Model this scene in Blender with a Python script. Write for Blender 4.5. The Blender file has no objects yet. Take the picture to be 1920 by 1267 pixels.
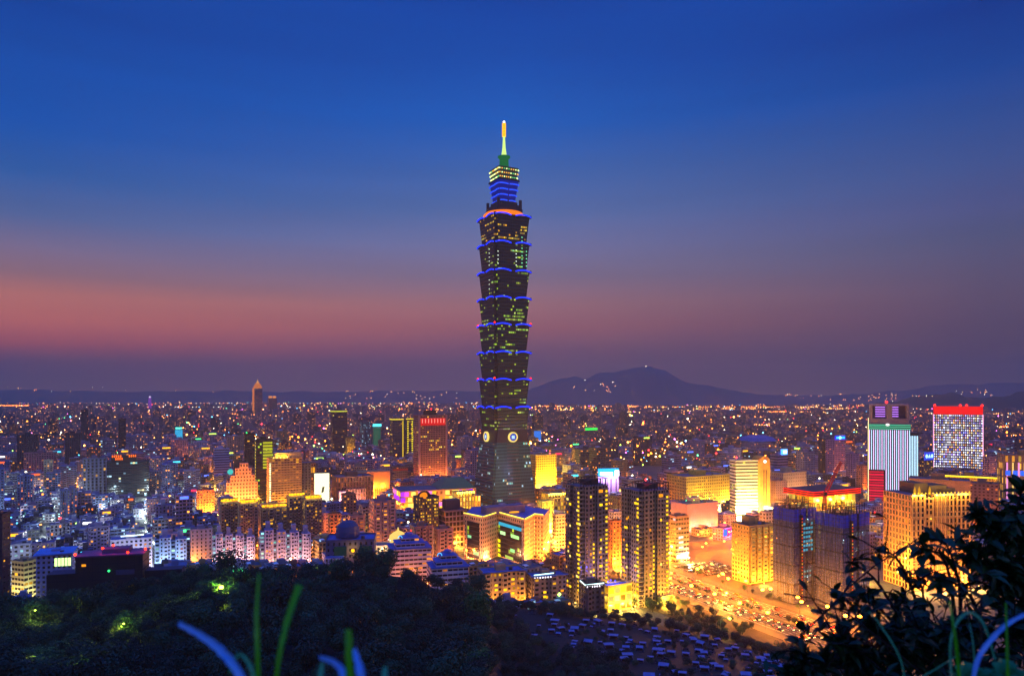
import bpy, math, random
from math import radians as R, sin, cos, pi, floor
from mathutils import Vector
random.seed(11)
SC = bpy.context.scene
COL = SC.collection
# ------------------------------------------------------------------ camera, sky, light, exposure
EYE = 150.0; F = 1350.0; HOR = 738.0           # eye height, focal length in photo pixels, horizon row
cam_d = bpy.data.cameras.new('camera'); cam = bpy.data.objects.new('camera', cam_d); COL.objects.link(cam)
cam.location = (0, 0, EYE); cam.rotation_euler = (R(90), 0, 0)
cam_d.sensor_width = 36; cam_d.lens = 36*F/1920; cam_d.shift_y = (HOR-633.5)/1920
cam_d.clip_start = 0.1; cam_d.clip_end = 60000
cam_d.dof.use_dof = True; cam_d.dof.focus_distance = 800; cam_d.dof.aperture_fstop = 3.4
SC.camera = cam
SC.render.engine = 'CYCLES'
SC.view_settings.view_transform = 'Standard'; SC.view_settings.look = 'None'
SC.view_settings.exposure = 0; SC.view_settings.gamma = 1
cy = SC.cycles
cy.use_denoising = True
cy.max_bounces = 4; cy.diffuse_bounces = 2; cy.glossy_bounces = 2; cy.transmission_bounces = 2
cy.volume_bounces = 0; cy.transparent_max_bounces = 10
cy.caustics_reflective = False; cy.caustics_refractive = False
cy.sample_clamp_indirect = 4.0; cy.sample_clamp_direct = 0

def H(s, k=1.0):
    c = [int(s[i:i+2], 16)/255 for i in (0, 2, 4)]
    return tuple(k*(x/12.92 if x <= .04045 else ((x+.055)/1.055)**2.4) for x in c)

class NT:
    """small helper round a node tree"""
    def __init__(s, tree): s.t = tree; s.t.nodes.clear()
    def n(s, typ, **kw):
        nd = s.t.nodes.new(typ)
        for k, v in kw.items():
            if k.startswith('i_'):
                key = k[2:]; key = int(key) if key.isdigit() else key.replace('_', ' ')
                s.set(nd.inputs[key], v)
            else: setattr(nd, k, v)
        return nd
    def set(s, inp, v):
        if isinstance(v, bpy.types.NodeSocket): s.t.links.new(v, inp)
        elif isinstance(v, (tuple, list)) and len(v) == 3 and inp.type == 'RGBA': inp.default_value = (*v, 1)
        else: inp.default_value = v
    def m(s, op, a, b=0.0, c=None, clamp=False):
        nd = s.t.nodes.new('ShaderNodeMath'); nd.operation = op; nd.use_clamp = clamp
        s.set(nd.inputs[0], a); s.set(nd.inputs[1], b)
        if c is not None: s.set(nd.inputs[2], c)
        return nd.outputs[0]
    def mix(s, f, a, b):
        nd = s.t.nodes.new('ShaderNodeMix'); nd.data_type = 'RGBA'
        s.set(nd.inputs[0], f); s.set(nd.inputs[6], a); s.set(nd.inputs[7], b)
        return nd.outputs[2]
    def mul(s, a, b):
        nd = s.t.nodes.new('ShaderNodeMix'); nd.data_type = 'RGBA'; nd.blend_type = 'MULTIPLY'
        s.set(nd.inputs[0], 1.0); s.set(nd.inputs[6], a); s.set(nd.inputs[7], b)
        return nd.outputs[2]
    def ramp(s, f, stops, interp='LINEAR'):
        nd = s.t.nodes.new('ShaderNodeValToRGB'); s.set(nd.inputs[0], f)
        cr = nd.color_ramp; cr.interpolation = interp
        while len(cr.elements) > 1: cr.elements.remove(cr.elements[-1])
        for i, (p, c) in enumerate(stops):
            e = cr.elements[0] if i == 0 else cr.elements.new(p)
            e.position = p; e.color = (*c, 1)
        return nd.outputs[0]

world = bpy.data.worlds.new('World'); SC.world = world; world.use_nodes = True
w = NT(world.node_tree)
tc = w.n('ShaderNodeTexCoord'); sp = w.n('ShaderNodeSeparateXYZ', i_0=tc.outputs['Generated'])
X_, Y_, Z_ = sp.outputs
def zz(py): return sin(math.atan((HOR-py)/F))
def skyramp(lst, sc=1.0):
    st = [(max(0, zz(py)*sc)/.62, H(c)) for py, c in lst]
    return w.ramp(w.m('DIVIDE', w.m('MAXIMUM', Z_, 0.0), .62), st)
left = skyramp([(738,'705468'),(705,'6a4c60'),(675,'7c4c5c'),(645,'b05652'),(605,'c46a5a'),(555,'b87064'),(515,'8c6a76'),(465,'73698a'),(410,'4c6296'),(330,'24569c'),(230,'004ca4'),(120,'00469e'),(0,'003c92'),(-260,'0846a0'),(-420,'1c66f0')], .86)
cent = skyramp([(738,'74586c'),(700,'6c5066'),(660,'785068'),(615,'9c5e64'),(570,'9c6c72'),(520,'7c6c86'),(460,'6b6f9b'),(400,'5069a0'),(320,'365fa3'),(230,'0a56b0'),(120,'0048a4'),(0,'003c96'),(-260,'0846a0'),(-420,'1c66f0')])
rght = skyramp([(738,'5c4658'),(700,'523f50'),(650,'523f50'),(600,'544458'),(560,'584a60'),(510,'544e6a'),(450,'4a5074'),(390,'454f80'),(310,'354d87'),(220,'23478b'),(120,'063e8e'),(0,'003284'),(-260,'0846a0'),(-420,'1c66f0')], .86)
back = skyramp([(738,'64506c'),(600,'786080'),(450,'706890'),(250,'4464b8'),(0,'2c60d0'),(-420,'1c66f0')])
az = w.m('ARCTAN2', X_, Y_)
c1 = w.mix(w.m('MULTIPLY', w.m('MAXIMUM', w.m('MULTIPLY', az, -1.0), 0.0), 1.7, clamp=True), cent, left)
c2 = w.mix(w.m('MULTIPLY', w.m('MAXIMUM', az, 0.0), 1.7, clamp=True), c1, rght)
bk = w.m('MULTIPLY_ADD', Y_, -1.4, 0.35, clamp=True)
c3 = w.mix(bk, c2, back)
ns = w.n('ShaderNodeTexNoise', i_Vector=w.n('ShaderNodeCombineXYZ', i_0=w.m('MULTIPLY', az, 2.2), i_1=w.m('MULTIPLY', Z_, 34.0)).outputs[0], i_Scale=1.0, i_Detail=5.0)
c3 = w.mul(c3, w.ramp(ns.outputs[0], [(.3, (.955,)*3), (.7, (1.045, 1.03, 1.03))]))
bg = w.n('ShaderNodeBackground', i_Color=c3, i_Strength=1.2)
w.t.links.new(bg.outputs[0], w.n('ShaderNodeOutputWorld').inputs[0])

# the last light of the eastern sky behind the camera: one weak, wide lamp
sd = bpy.data.lights.new('twilight', 'SUN'); sd.energy = 0.2; sd.angle = R(25); sd.color = (.78, .72, 1.0)
sun = bpy.data.objects.new('twilight', sd); COL.objects.link(sun)
sun.rotation_euler = (R(52), 0, R(14))

# ------------------------------------------------------------------ pixel helpers (points of the photo at a given real distance)
def WX(px, Y): return (px-960)/F*Y
def WZ(py, Y): return EYE-(py-HOR)/F*Y
def P(px, py, Y): return Vector((WX(px, Y), Y, WZ(py, Y)))
def GY(py): return EYE*F/(py-HOR)
YAW = R(27)
E1 = Vector((cos(YAW), sin(YAW), 0)); E2 = Vector((-sin(YAW), cos(YAW), 0))

# ------------------------------------------------------------------ meshes
class MB:
    def __init__(s): s.v = []; s.f = []; s.m = []; s.uv = []; s.col = []; s.tint = (1, 1, 1, 1)
    def quad(s, pts, m=0, uv=None):
        i = len(s.v); s.v += [tuple(p) for p in pts]; s.f.append(tuple(range(i, i+len(pts)))); s.m.append(m)
        s.uv.append(uv or [(0.0, 0.0)]*len(pts)); s.col.append(s.tint)
    def prism(s, p0, z0, z1, mw=0, mt=1, p1=None, bay=3.5, st=3.4, u0=None, v0=0, bottom=False):
        """walls over polygon p0 (counter-clockwise) up to polygon p1; UVs count whole bays and storeys"""
        p1 = p1 or p0; n = len(p0)
        u = random.randint(0, 900) if u0 is None else u0
        nv = max(1, round((z1-z0)/st))
        for i in range(n):
            j = (i+1) % n
            L = math.dist(p0[i], p0[j]); L1 = math.dist(p1[i], p1[j]); L = max(L, L1)
            nu = max(1, round(L/bay)) if L > bay*.6 else L/bay*.2
            s.quad([(*p0[i], z0), (*p0[j], z0), (*p1[j], z1), (*p1[i], z1)], mw, [(u, v0), (u+nu, v0), (u+nu, v0+nv), (u, v0+nv)])
            u += math.ceil(nu)+3
        s.quad([(*p, z1) for p in p1], mt)
        if bottom: s.quad([(*p, z0) for p in reversed(p0)], mt)
    def box(s, x0, x1, y0, y1, z0, z1, mw=0, mt=None, **k):
        s.prism([(x0, y0), (x1, y0), (x1, y1), (x0, y1)], z0, z1, mw, mw if mt is None else mt, **k)
    def obox(s, c, ax, w_, d_, z0, z1, mw=0, mt=None, **k):
        c = Vector((c[0], c[1])); a = Vector((ax[0], ax[1])).normalized(); b = Vector((-a.y, a.x))
        q = [c+a*sx*w_/2+b*sy*d_/2 for sx, sy in ((-1, -1), (1, -1), (1, 1), (-1, 1))]
        s.prism([tuple(p) for p in q], z0, z1, mw, mw if mt is None else mt, **k)
    def tube(s, pts, r, n=5, m=0, r1=None):
        pts = [Vector(p) for p in pts]; N = len(pts); rings = []
        for i, p in enumerate(pts):
            d = (pts[min(i+1, N-1)]-pts[max(i-1, 0)]).normalized()
            a = d.orthogonal().normalized(); b = d.cross(a)
            if rings:
                a = (pa-d*pa.dot(d)).normalized(); b = d.cross(a)
            pa = a
            rr = r if r1 is None else r+(r1-r)*i/(N-1)
            rings.append([p+(a*cos(2*pi*k/n)+b*sin(2*pi*k/n))*rr for k in range(n)])
        for i in range(N-1):
            for k in range(n):
                l = (k+1) % n
                s.quad([rings[i][k], rings[i][l], rings[i+1][l], rings[i+1][k]], m)
        s.quad(list(reversed(rings[0])), m); s.quad(rings[-1], m)
    def ball(s, c, r, m=0, seg=8, rows=5, sz=1.0):
        c = Vector(c)
        def pt(i, k):
            t = pi*i/rows; return c+Vector((sin(t)*cos(2*pi*k/seg)*r, sin(t)*sin(2*pi*k/seg)*r, cos(t)*r*sz))
        for i in range(rows):
            for k in range(seg):
                q = [pt(i, k), pt(i+1, k), pt(i+1, k+1), pt(i, k+1)]
                if i == 0: q = [q[0], q[1], q[2]]
                elif i == rows-1: q = [q[0], q[1], q[3]]
                s.quad(q, m)
    def octa(s, c, r, m=0):
        x, y, z = c
        a = [(x+r, y, z), (x, y+r, z), (x-r, y, z), (x, y-r, z)]
        for k in range(4):
            s.quad([a[k], a[(k+1) % 4], (x, y, z+r)], m); s.quad([a[(k+1) % 4], a[k], (x, y, z-r)], m)
    def lathe(s, prof, n=16, m=0, c=(0, 0)):
        for i in range(len(prof)-1):
            (r0, z0), (r1, z1) = prof[i], prof[i+1]
            for k in range(n):
                a, b = 2*pi*k/n, 2*pi*(k+1)/n
                s.quad([(c[0]+r0*cos(a), c[1]+r0*sin(a), z0), (c[0]+r0*cos(b), c[1]+r0*sin(b), z0), (c[0]+r1*cos(b), c[1]+r1*sin(b), z1), (c[0]+r1*cos(a), c[1]+r1*sin(a), z1)], m)
    def mesh(s, name, mats, smooth=False, color=False):
        me = bpy.data.meshes.new(name); me.from_pydata(s.v, [], s.f)
        for m in mats: me.materials.append(m)
        me.polygons.foreach_set('material_index', [min(i, len(mats)-1) for i in s.m])
        uvl = me.uv_layers.new(name='UVMap'); flat = []
        for u in s.uv:
            for a in u: flat += [float(a[0]), float(a[1])]
        uvl.data.foreach_set('uv', flat)
        if color:
            ca = me.color_attributes.new('tint', 'FLOAT_COLOR', 'CORNER'); fl = []
            for f_, c in zip(s.f, s.col): fl += list(c)*len(f_)
            ca.data.foreach_set('color', fl)
        if smooth: me.polygons.foreach_set('use_smooth', [True]*len(me.polygons))
        me.update(); return me
    def build(s, name, mats, parent=None, loc=None, rotz=None, color=None, smooth=False, vcol=False):
        if not isinstance(mats, (list, tuple)): mats = [mats]
        o = bpy.data.objects.new(name, s.mesh(name, mats, smooth, vcol)); COL.objects.link(o)
        if parent is not None: o.parent = parent
        if loc is not None: o.location = loc
        if rotz is not None: o.rotation_euler = (0, 0, rotz)
        if color is not None: o.color = (*color[:3], 1)
        return o

def tag(o, label=None, cat=None, group=None, kind=None):
    if label: o['label'] = label
    if cat: o['category'] = cat
    if group: o['group'] = group
    if kind: o['kind'] = kind
    return o
def empty(name, loc, rotz=0.0, label=None, cat=None, group=None):
    o = bpy.data.objects.new(name, None); COL.objects.link(o); o.location = loc; o.rotation_euler = (0, 0, rotz)
    o.empty_display_size = 1
    return tag(o, label, cat, group)
def put(me, name, parent, loc, rotz=0.0, sc=None, color=None):
    o = bpy.data.objects.new(name, me); COL.objects.link(o); o.parent = parent; o.location = loc; o.rotation_euler = (0, 0, rotz)
    if sc: o.scale = sc
    if color: o.color = (*color[:3], 1)
    return o
def kids(root, cache={}):
    return [c for c in CH.get(root.name, [])]
def copy_thing(root, loc, rotz=None, label=None, scale=None):
    r = root.copy(); COL.objects.link(r); r.location = loc
    if rotz is not None: r.rotation_euler = (0, 0, rotz)
    if label: r['label'] = label
    if scale: r.scale = scale
    for ch in root_children[root.name]:
        c = ch.copy(); COL.objects.link(c); c.parent = r
        for g in root_children.get(ch.name, []):
            d = g.copy(); COL.objects.link(d); d.parent = c
    return r
root_children = {}
LK = 4.2     # strength of every lamp in town
def reg(root):
    def ch(o): return [x for x in bpy.data.objects if x.parent == o]
    root_children[root.name] = ch(root)
    for c in root_children[root.name]: root_children[c.name] = ch(c)
def light(parent, loc, color, watts, radius=1.0, name='light'):
    l = bpy.data.lights.new(name, 'POINT'); l.energy = watts*LK; l.color = color; l.shadow_soft_size = radius
    o = bpy.data.objects.new(name, l); COL.objects.link(o); o.parent = parent; o.location = loc
    return o

# ------------------------------------------------------------------ materials
def principled(name, col, rough=.7, metal=0.0, noise=.25, nscale=.4, emit=None, es=0.0, spec=.4):
    m = bpy.data.materials.new(name); m.use_nodes = True; t = NT(m.node_tree)
    c = col
    if noise:
        tcn = t.n('ShaderNodeTexCoord'); nz = t.n('ShaderNodeTexNoise', i_Vector=tcn.outputs['Object'], i_Scale=nscale, i_Detail=4.0)
        c = t.mul(col, t.ramp(nz.outputs[0], [(.25, (1-noise,)*3), (.75, (1+noise*.4,)*3)]))
    b = t.n('ShaderNodeBsdfPrincipled', i_Base_Color=c, i_Roughness=rough, i_Metallic=metal)
    b.inputs['Specular IOR Level'].default_value = spec
    if emit: t.set(b.inputs['Emission Color'], emit); b.inputs['Emission Strength'].default_value = es
    t.t.links.new(b.outputs[0], t.n('ShaderNodeOutputMaterial').inputs[0])
    if emit: m.cycles.emission_sampling = 'NONE'
    return m
def glow(name, col, s=1.0, sample=False):
    m = bpy.data.materials.new(name); m.use_nodes = True; t = NT(m.node_tree)
    e = t.n('ShaderNodeEmission', i_Color=col, i_Strength=s)
    t.t.links.new(e.outputs[0], t.n('ShaderNodeOutputMaterial').inputs[0])
    if not sample: m.cycles.emission_sampling = 'NONE'
    return m
GC = {}
def G(hexs, s=1.0, sample=False):
    k = (hexs, s, sample)
    if k not in GC: GC[k] = glow('glow_'+hexs, H(hexs), s, sample)
    return GC[k]
def objcol(name, rough=.8, noise=.3, nscale=.25, attr=False, spec=.3):
    m = bpy.data.materials.new(name); m.use_nodes = True; t = NT(m.node_tree)
    src = t.n('ShaderNodeVertexColor', layer_name='tint').outputs[0] if attr else t.n('ShaderNodeObjectInfo').outputs['Color']
    tcn = t.n('ShaderNodeTexCoord'); nz = t.n('ShaderNodeTexNoise', i_Vector=tcn.outputs['Object'], i_Scale=nscale, i_Detail=5.0)
    c = t.mul(src, t.ramp(nz.outputs[0], [(.25, (1-noise,)*3), (.75, (1+noise*.3,)*3)]))
    b = t.n('ShaderNodeBsdfPrincipled', i_Base_Color=c, i_Roughness=rough); b.inputs['Specular IOR Level'].default_value = spec
    t.t.links.new(b.outputs[0], t.n('ShaderNodeOutputMaterial').inputs[0])
    return m
PAL = {
 'led': [(0, H('c8ccff')), (.4, H('ffffff')), (.62, H('7078ff')), (.8, H('ffa050')), (.92, H('ffe0a0'))],
 'warm': [(0, H('ff9a20')), (.35, H('ffc23c')), (.65, H('ffe08a')), (.85, H('e8f5c8')), (.94, H('9fe8e0'))],
 'gold': [(0, H('ffb000')), (.5, H('ffd21e')), (.8, H('fff06a'))],
 'green': [(0, H('b8d820')), (.4, H('8fd040')), (.65, H('e0e84a')), (.85, H('6be0a0')), (.95, H('ff9a30'))],
 'cool': [(0, H('bfe8ff')), (.3, H('7fe0d0')), (.5, H('ffe9a0')), (.75, H('ffc060')), (.92, H('60a0ff'))],
 'orange': [(0, H('ff7a10')), (.4, H('ff9c28')), (.75, H('ffc860'))],
 'mixed': [(0, H('ff9226')), (.3, H('ffb84a')), (.5, H('fff0b0')), (.68, H('a8ffd8')), (.8, H('ff6a4a')), (.9, H('80b0ff')), (.96, H('ff70c0'))],
}
FC = {}
def facade(ww=.5, wh=.5, lit=.12, pal='warm', es=1.4, row=0.0, glass='0a0c14', attr=False, cluster=3.0, rough=.25, fixed=None):
    k = (ww, wh, lit, pal, es, row, glass, attr, cluster, rough, fixed)
    if k in FC: return FC[k]
    m = bpy.data.materials.new('facade'); m.use_nodes = True; t = NT(m.node_tree)
    uv = t.n('ShaderNodeUVMap', uv_map='UVMap'); s = t.n('ShaderNodeSeparateXYZ', i_0=uv.outputs[0])
    u, v = s.outputs[0], s.outputs[1]
    fu, fv = t.m('FRACT', u), t.m('FRACT', v); cu, cv = t.m('FLOOR', u), t.m('FLOOR', v)
    mu = t.m('LESS_THAN', t.m('ABSOLUTE', t.m('SUBTRACT', fu, .5)), ww/2) if ww < .99 else 1.0
    mv = t.m('LESS_THAN', t.m('ABSOLUTE', t.m('SUBTRACT', fv, .52)), wh/2) if wh < .99 else 1.0
    mask = t.m('MULTIPLY', mu, mv)
    nz = t.n('ShaderNodeTexWhiteNoise', noise_dimensions='2D', i_0=t.n('ShaderNodeCombineXYZ', i_0=cu, i_1=cv).outputs[0])
    on = t.m('LESS_THAN', nz.outputs[0], lit)
    if row > 0:
        nr = t.n('ShaderNodeTexWhiteNoise', noise_dimensions='2D', i_0=t.n('ShaderNodeCombineXYZ', i_0=t.m('FLOOR', t.m('DIVIDE', u, cluster)), i_1=t.m('ADD', cv, 31.7)).outputs[0])
        on = t.m('MAXIMUM', on, t.m('MULTIPLY', t.m('LESS_THAN', nr.outputs[0], row), t.m('LESS_THAN', nz.outputs[0], .8)))
    sc = t.n('ShaderNodeSeparateColor', i_0=nz.outputs[1])
    src = t.n('ShaderNodeVertexColor', layer_name='tint').outputs[0] if attr else t.n('ShaderNodeObjectInfo').outputs['Color']
    if fixed: src = H(fixed)
    tcn = t.n('ShaderNodeTexCoord'); n2 = t.n('ShaderNodeTexNoise', i_Vector=tcn.outputs['Object'], i_Scale=.12, i_Detail=6.0, i_Roughness=.65)
    wall = t.mul(src, t.ramp(n2.outputs[0], [(.3, (.72,)*3), (.7, (1.1,)*3)]))
    base = t.mix(mask, wall, H(glass))
    b = t.n('ShaderNodeBsdfPrincipled', i_Base_Color=base, i_Roughness=t.m('MULTIPLY_ADD', mask, rough-.75, .75))
    em = t.ramp(sc.outputs[0], PAL[pal])
    t.set(b.inputs['Emission Color'], em)
    bright = t.m('MULTIPLY_ADD', t.m('MULTIPLY', sc.outputs[1], sc.outputs[1]), 1.1, .35)
    t.set(b.inputs['Emission Strength'], t.m('MULTIPLY', t.m('MULTIPLY', mask, on), t.m('MULTIPLY', bright, es)))
    t.t.links.new(b.outputs[0], t.n('ShaderNodeOutputMaterial').inputs[0])
    m.cycles.emission_sampling = 'NONE'
    FC[k] = m; return m
WALL = objcol('painted_wall'); ROOF = principled('roof_grey', H('5a6272'), .8, noise=.4, nscale=.15)
ROOFB = principled('roof_blue', H('3a62b0'), .6, noise=.45, nscale=.2)
CONC = principled('concrete', H('8a8478'), .85); DARK = principled('dark_metal', H('15161c'), .5, noise=0)
GLASS = principled('glass_dark', H('0b0f18'), .12, noise=0, spec=.6)
STEEL = principled('steel', H('50525a'), .4, metal=.6, noise=0)
# ------------------------------------------------------------------ ground and hills
def lerp_tab(tab, x):
    if x <= tab[0][0]: return tab[0][1]
    for (a, fa), (b, fb) in zip(tab, tab[1:]):
        if x <= b: return fa+(fb-fa)*(x-a)/(b-a)
    return tab[-1][1]
SIL = [(-600,1135),(0,1116),(60,1111),(120,1118),(200,1104),(260,1084),(330,1068),(380,1058),(440,1056),(500,1064),(540,1055),(600,1050),(660,1043),(720,1042),(790,1054),(850,1080),(920,1110),(1000,1116),(1060,1119),(1100,1130),(1200,1141),(1260,1150),(1330,1164),(1400,1182),(1450,1196),(1520,1210),(1700,1222),(2500,1240)]
CRD = [(-600,300),(800,300),(960,395),(1200,400),(1320,388),(2500,372)]
LOW = [(-600,1330),(0,1310),(600,1320),(820,1330),(960,1290),(1200,1280),(2500,1290)]      # ground row at the near end of the slope
NEARP = [(2.5,148.4),(4,147.6),(8,144.2),(20,134),(50,114),(100,96)]
def sm(t): t = max(0, min(1, t)); return t*t*(3-2*t)
def land(x, y):
    if y <= 2.5: return 148.4-sm((abs(x)-8)/60)*30-max(0, -y-6)*.25
    px = 960+F*x/y; px = max(-600, min(2500, px))
    yc = lerp_tab(CRD, px); tr = 9*F/yc*.9
    sc_ = lerp_tab(SIL, px)+tr; lo = lerp_tab(LOW, px)
    y0 = 175 if px < 900 else 175+75*sm((px-880)/100)
    zc = WZ(sc_, yc); z0 = WZ(lo, y0)
    if y <= 100: z = lerp_tab(NEARP, y)-sm((abs(x)-8-y*1.2)/70)*30*(1-y/100)
    elif y < y0: z = 96+(z0-96)*sm((y-100)/(y0-100))
    elif y <= yc:
        t = (y-y0)/(yc-y0); z = z0+(zc-z0)*t
        if px < 880: z += 5*sin(pi*t)*sin(x*.035+y*.02)-2.5*sin(pi*t)
    else: z = zc*(1-sm((y-yc)/ (85 if px < 900 else 48)))-.6*sm((y-yc)/60)
    return z
def terrain():
    NX, NY = 150, 130; xs = [-420+i*7 for i in range(NX)]; xs = [-480+1000*i/(NX-1) for i in range(NX)]
    ys = [-60, -30, -12, -4, 0, 2.5, 4, 6, 9, 13, 18, 25, 34, 45, 58, 74, 90]+[100+4.2*i for i in range(96)]
    vs = [(x, y, land(x, y)) for y in ys for x in xs]
    fs = [(j*NX+i, j*NX+i+1, (j+1)*NX+i+1, (j+1)*NX+i) for j in range(len(ys)-1) for i in range(NX-1)]
    me = bpy.data.meshes.new('hillside'); me.from_pydata(vs, [], fs); me.polygons.foreach_set('use_smooth', [True]*len(fs))
    m = bpy.data.materials.new('hill_soil'); m.use_nodes = True; t = NT(m.node_tree)
    tcn = t.n('ShaderNodeTexCoord'); nz = t.n('ShaderNodeTexNoise', i_Vector=tcn.outputs['Object'], i_Scale=.08, i_Detail=8.0, i_Roughness=.7)
    c = t.ramp(nz.outputs[0], [(.3, H('0c1010')), (.55, H('161c1a')), (.75, H('2a2622'))])
    bmp = t.n('ShaderNodeBump', i_Strength=.8, i_Distance=1.0, i_Height=nz.outputs[0])
    b = t.n('ShaderNodeBsdfPrincipled', i_Base_Color=c, i_Roughness=.95, i_Normal=bmp.outputs[0]); t.t.links.new(b.outputs[0], t.n('ShaderNodeOutputMaterial').inputs[0])
    me.materials.append(m); o = bpy.data.objects.new('hillside', me); COL.objects.link(o); o['kind'] = 'structure'
terrain()

def ground():
    m = bpy.data.materials.new('city_ground'); m.use_nodes = True; t = NT(m.node_tree)
    tcn = t.n('ShaderNodeTexCoord'); nz = t.n('ShaderNodeTexNoise', i_Vector=tcn.outputs['Object'], i_Scale=.02, i_Detail=8.0, i_Roughness=.7)
    n2 = t.n('ShaderNodeTexNoise', i_Vector=tcn.outputs['Object'], i_Scale=.4, i_Detail=4.0)
    c = t.mul(t.ramp(nz.outputs[0], [(.35, H('3a3c3e')), (.5, H('56524e')), (.65, H('2c3426'))]), t.ramp(n2.outputs[0], [(.3, (.6,)*3), (.7, (1,)*3)]))
    b = t.n('ShaderNodeBsdfPrincipled', i_Base_Color=c, i_Roughness=.85); t.t.links.new(b.outputs[0], t.n('ShaderNodeOutputMaterial').inputs[0])
    mb = MB(); mb.quad([(-9500, -300, 0), (9500, -300, 0), (9500, 11800, 0), (-9500, 11800, 0)])
    tag(mb.build('ground', m), kind='structure')
ground()

# far hills round the basin
def ridge(name, pts, Y, depth, col, rough=6, seed=1):
    rnd = random.Random(seed); N = 140; vs = []; rows = [(-1.0, 0), (-.75, .12), (-.5, .38), (-.25, .76), (0, 1.0), (.4, .5), (1.0, 0)]
    x0, x1 = pts[0][0], pts[-1][0]
    for j, (dv, hv) in enumerate(rows):
        for i in range(N):
            px = x0+(x1-x0)*i/(N-1); h = max(0, WZ(lerp_tab(pts, px), Y))
            n = (sin(px*.09+seed)+sin(px*.23+2*seed)*.6+sin(px*.047)*.9)*rough*(.3+hv)*(1 if j not in (0, 6) else 0)
            off = sin(px*.06+seed*3)*depth*.12
            vs.append((WX(px, Y), Y+dv*depth+off, max(-3, h*hv+(n if h > 5 else 0)) if hv > 0 else -3))
    fs = [(j*N+i, j*N+i+1, (j+1)*N+i+1, (j+1)*N+i) for j in range(len(rows)-1) for i in range(N-1)]
    me = bpy.data.meshes.new(name); me.from_pydata(vs, [], fs); me.polygons.foreach_set('use_smooth', [True]*len(fs))
    me.materials.append(col); o = bpy.data.objects.new(name, me); COL.objects.link(o); o['kind'] = 'structure'
HM = principled('hazed_wood', H('565868'), 1, noise=.2, nscale=.004)  # wood colour lightened towards the sky, haze fade painted in
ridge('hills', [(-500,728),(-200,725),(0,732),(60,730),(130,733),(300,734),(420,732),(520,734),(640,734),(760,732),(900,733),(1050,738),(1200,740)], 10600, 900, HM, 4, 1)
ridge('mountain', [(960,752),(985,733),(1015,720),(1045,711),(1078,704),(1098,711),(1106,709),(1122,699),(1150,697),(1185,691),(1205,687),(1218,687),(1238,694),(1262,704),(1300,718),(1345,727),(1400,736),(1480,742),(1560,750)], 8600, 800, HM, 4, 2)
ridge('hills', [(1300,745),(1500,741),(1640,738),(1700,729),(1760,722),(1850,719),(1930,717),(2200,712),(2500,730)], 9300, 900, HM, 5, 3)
ridge('hills', [(1560,768),(1610,762),(1650,756),(1700,747),(1745,739),(1785,737),(1815,741),(1850,745),(1885,742),(1930,734),(2200,725),(2500,740)], 6300, 500, principled('near_wood', H('0e150f'), 1, noise=.4, nscale=.006), 5, 4)

# ------------------------------------------------------------------ boulevard and side roads
ASPH = principled('asphalt', H('37302c'), .7, noise=.35, nscale=.15)
WHITE = principled('road_paint', H('c8c8c0'), .6, noise=.2)
PAVE = principled('paving', H('54483c'), .8, noise=.35, nscale=.3)
RD = -E2; RP = Vector((172, 490, 0)); RN = E1      # boulevard runs towards the camera
def road(name, c, ax, L, w_, z, mat=ASPH, kind='structure'):
    mb = MB(); mb.obox(c, ax, L, w_, z-.3, z, 0)
    return tag(mb.build(name, mat), kind=kind)
road('road', RP+RD*-120, RD, 560, 46, .12)
road('verge', RP+RD*-120-RN*46, RD, 560, 31, .2, principled('verge', H('4a3a26'), .9, noise=.6, nscale=.1))
road('road', Vector((60, 690, 0)), E1, 700, 26, .09)
road('road', RP+RD*-260+E1*-58, RD, 420, 13, .06)
road('pavement', RP+RD*-120+RN*26.5, RD, 560, 7, .25, PAVE); road('pavement', RP+RD*-120-RN*26.5, RD, 560, 7, .25, PAVE)
road('median', RP+RD*-120, RD, 560, 3, .3, PAVE)
mb = MB()
for k in (-19, -15.5, -12, -8.5, -5, 5, 8.5, 12, 15.5, 19):
    for s in range(-66, 26):
        c = RP+RD*(s*6)+RN*k; mb.obox(c, RD, 3 if k not in (-19, 19) else 5.6, .3, .12, .128, 0)
tag(mb.build('road_markings', WHITE), kind='structure')
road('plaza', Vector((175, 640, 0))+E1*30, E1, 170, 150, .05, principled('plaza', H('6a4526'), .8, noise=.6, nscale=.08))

# ------------------------------------------------------------------ trees
def leafmat(name, a, b, tr=.1):
    m = bpy.data.materials.new(name); m.use_nodes = True; t = NT(m.node_tree)
    g = t.n('ShaderNodeNewGeometry'); oi = t.n('ShaderNodeObjectInfo')
    f = t.m('ADD', t.m('MULTIPLY', g.outputs['Random Per Island'], .35), t.m('MULTIPLY', t.m('POWER', oi.outputs['Random'], 2.0), .85), clamp=True)
    c = t.ramp(f, [(0, H(a)), (1, H(b))])
    d = t.n('ShaderNodeBsdfPrincipled', i_Base_Color=c, i_Roughness=.55); tl = t.n('ShaderNodeBsdfTranslucent', i_Color=c)
    mx = t.n('ShaderNodeMixShader', i_0=tr, i_1=d.outputs[0], i_2=tl.outputs[0])
    t.t.links.new(mx.outputs[0], t.n('ShaderNodeOutputMaterial').inputs[0]); return m
LEAF = leafmat('leaves_dark', '070f08', '2e5434'); LEAFG = leafmat('leaves_lit', '28501c', '4f8a2e'); BARK = principled('bark', H('241c16'), .9)  # LEAFG: light falling on a few trees put into their green
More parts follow.
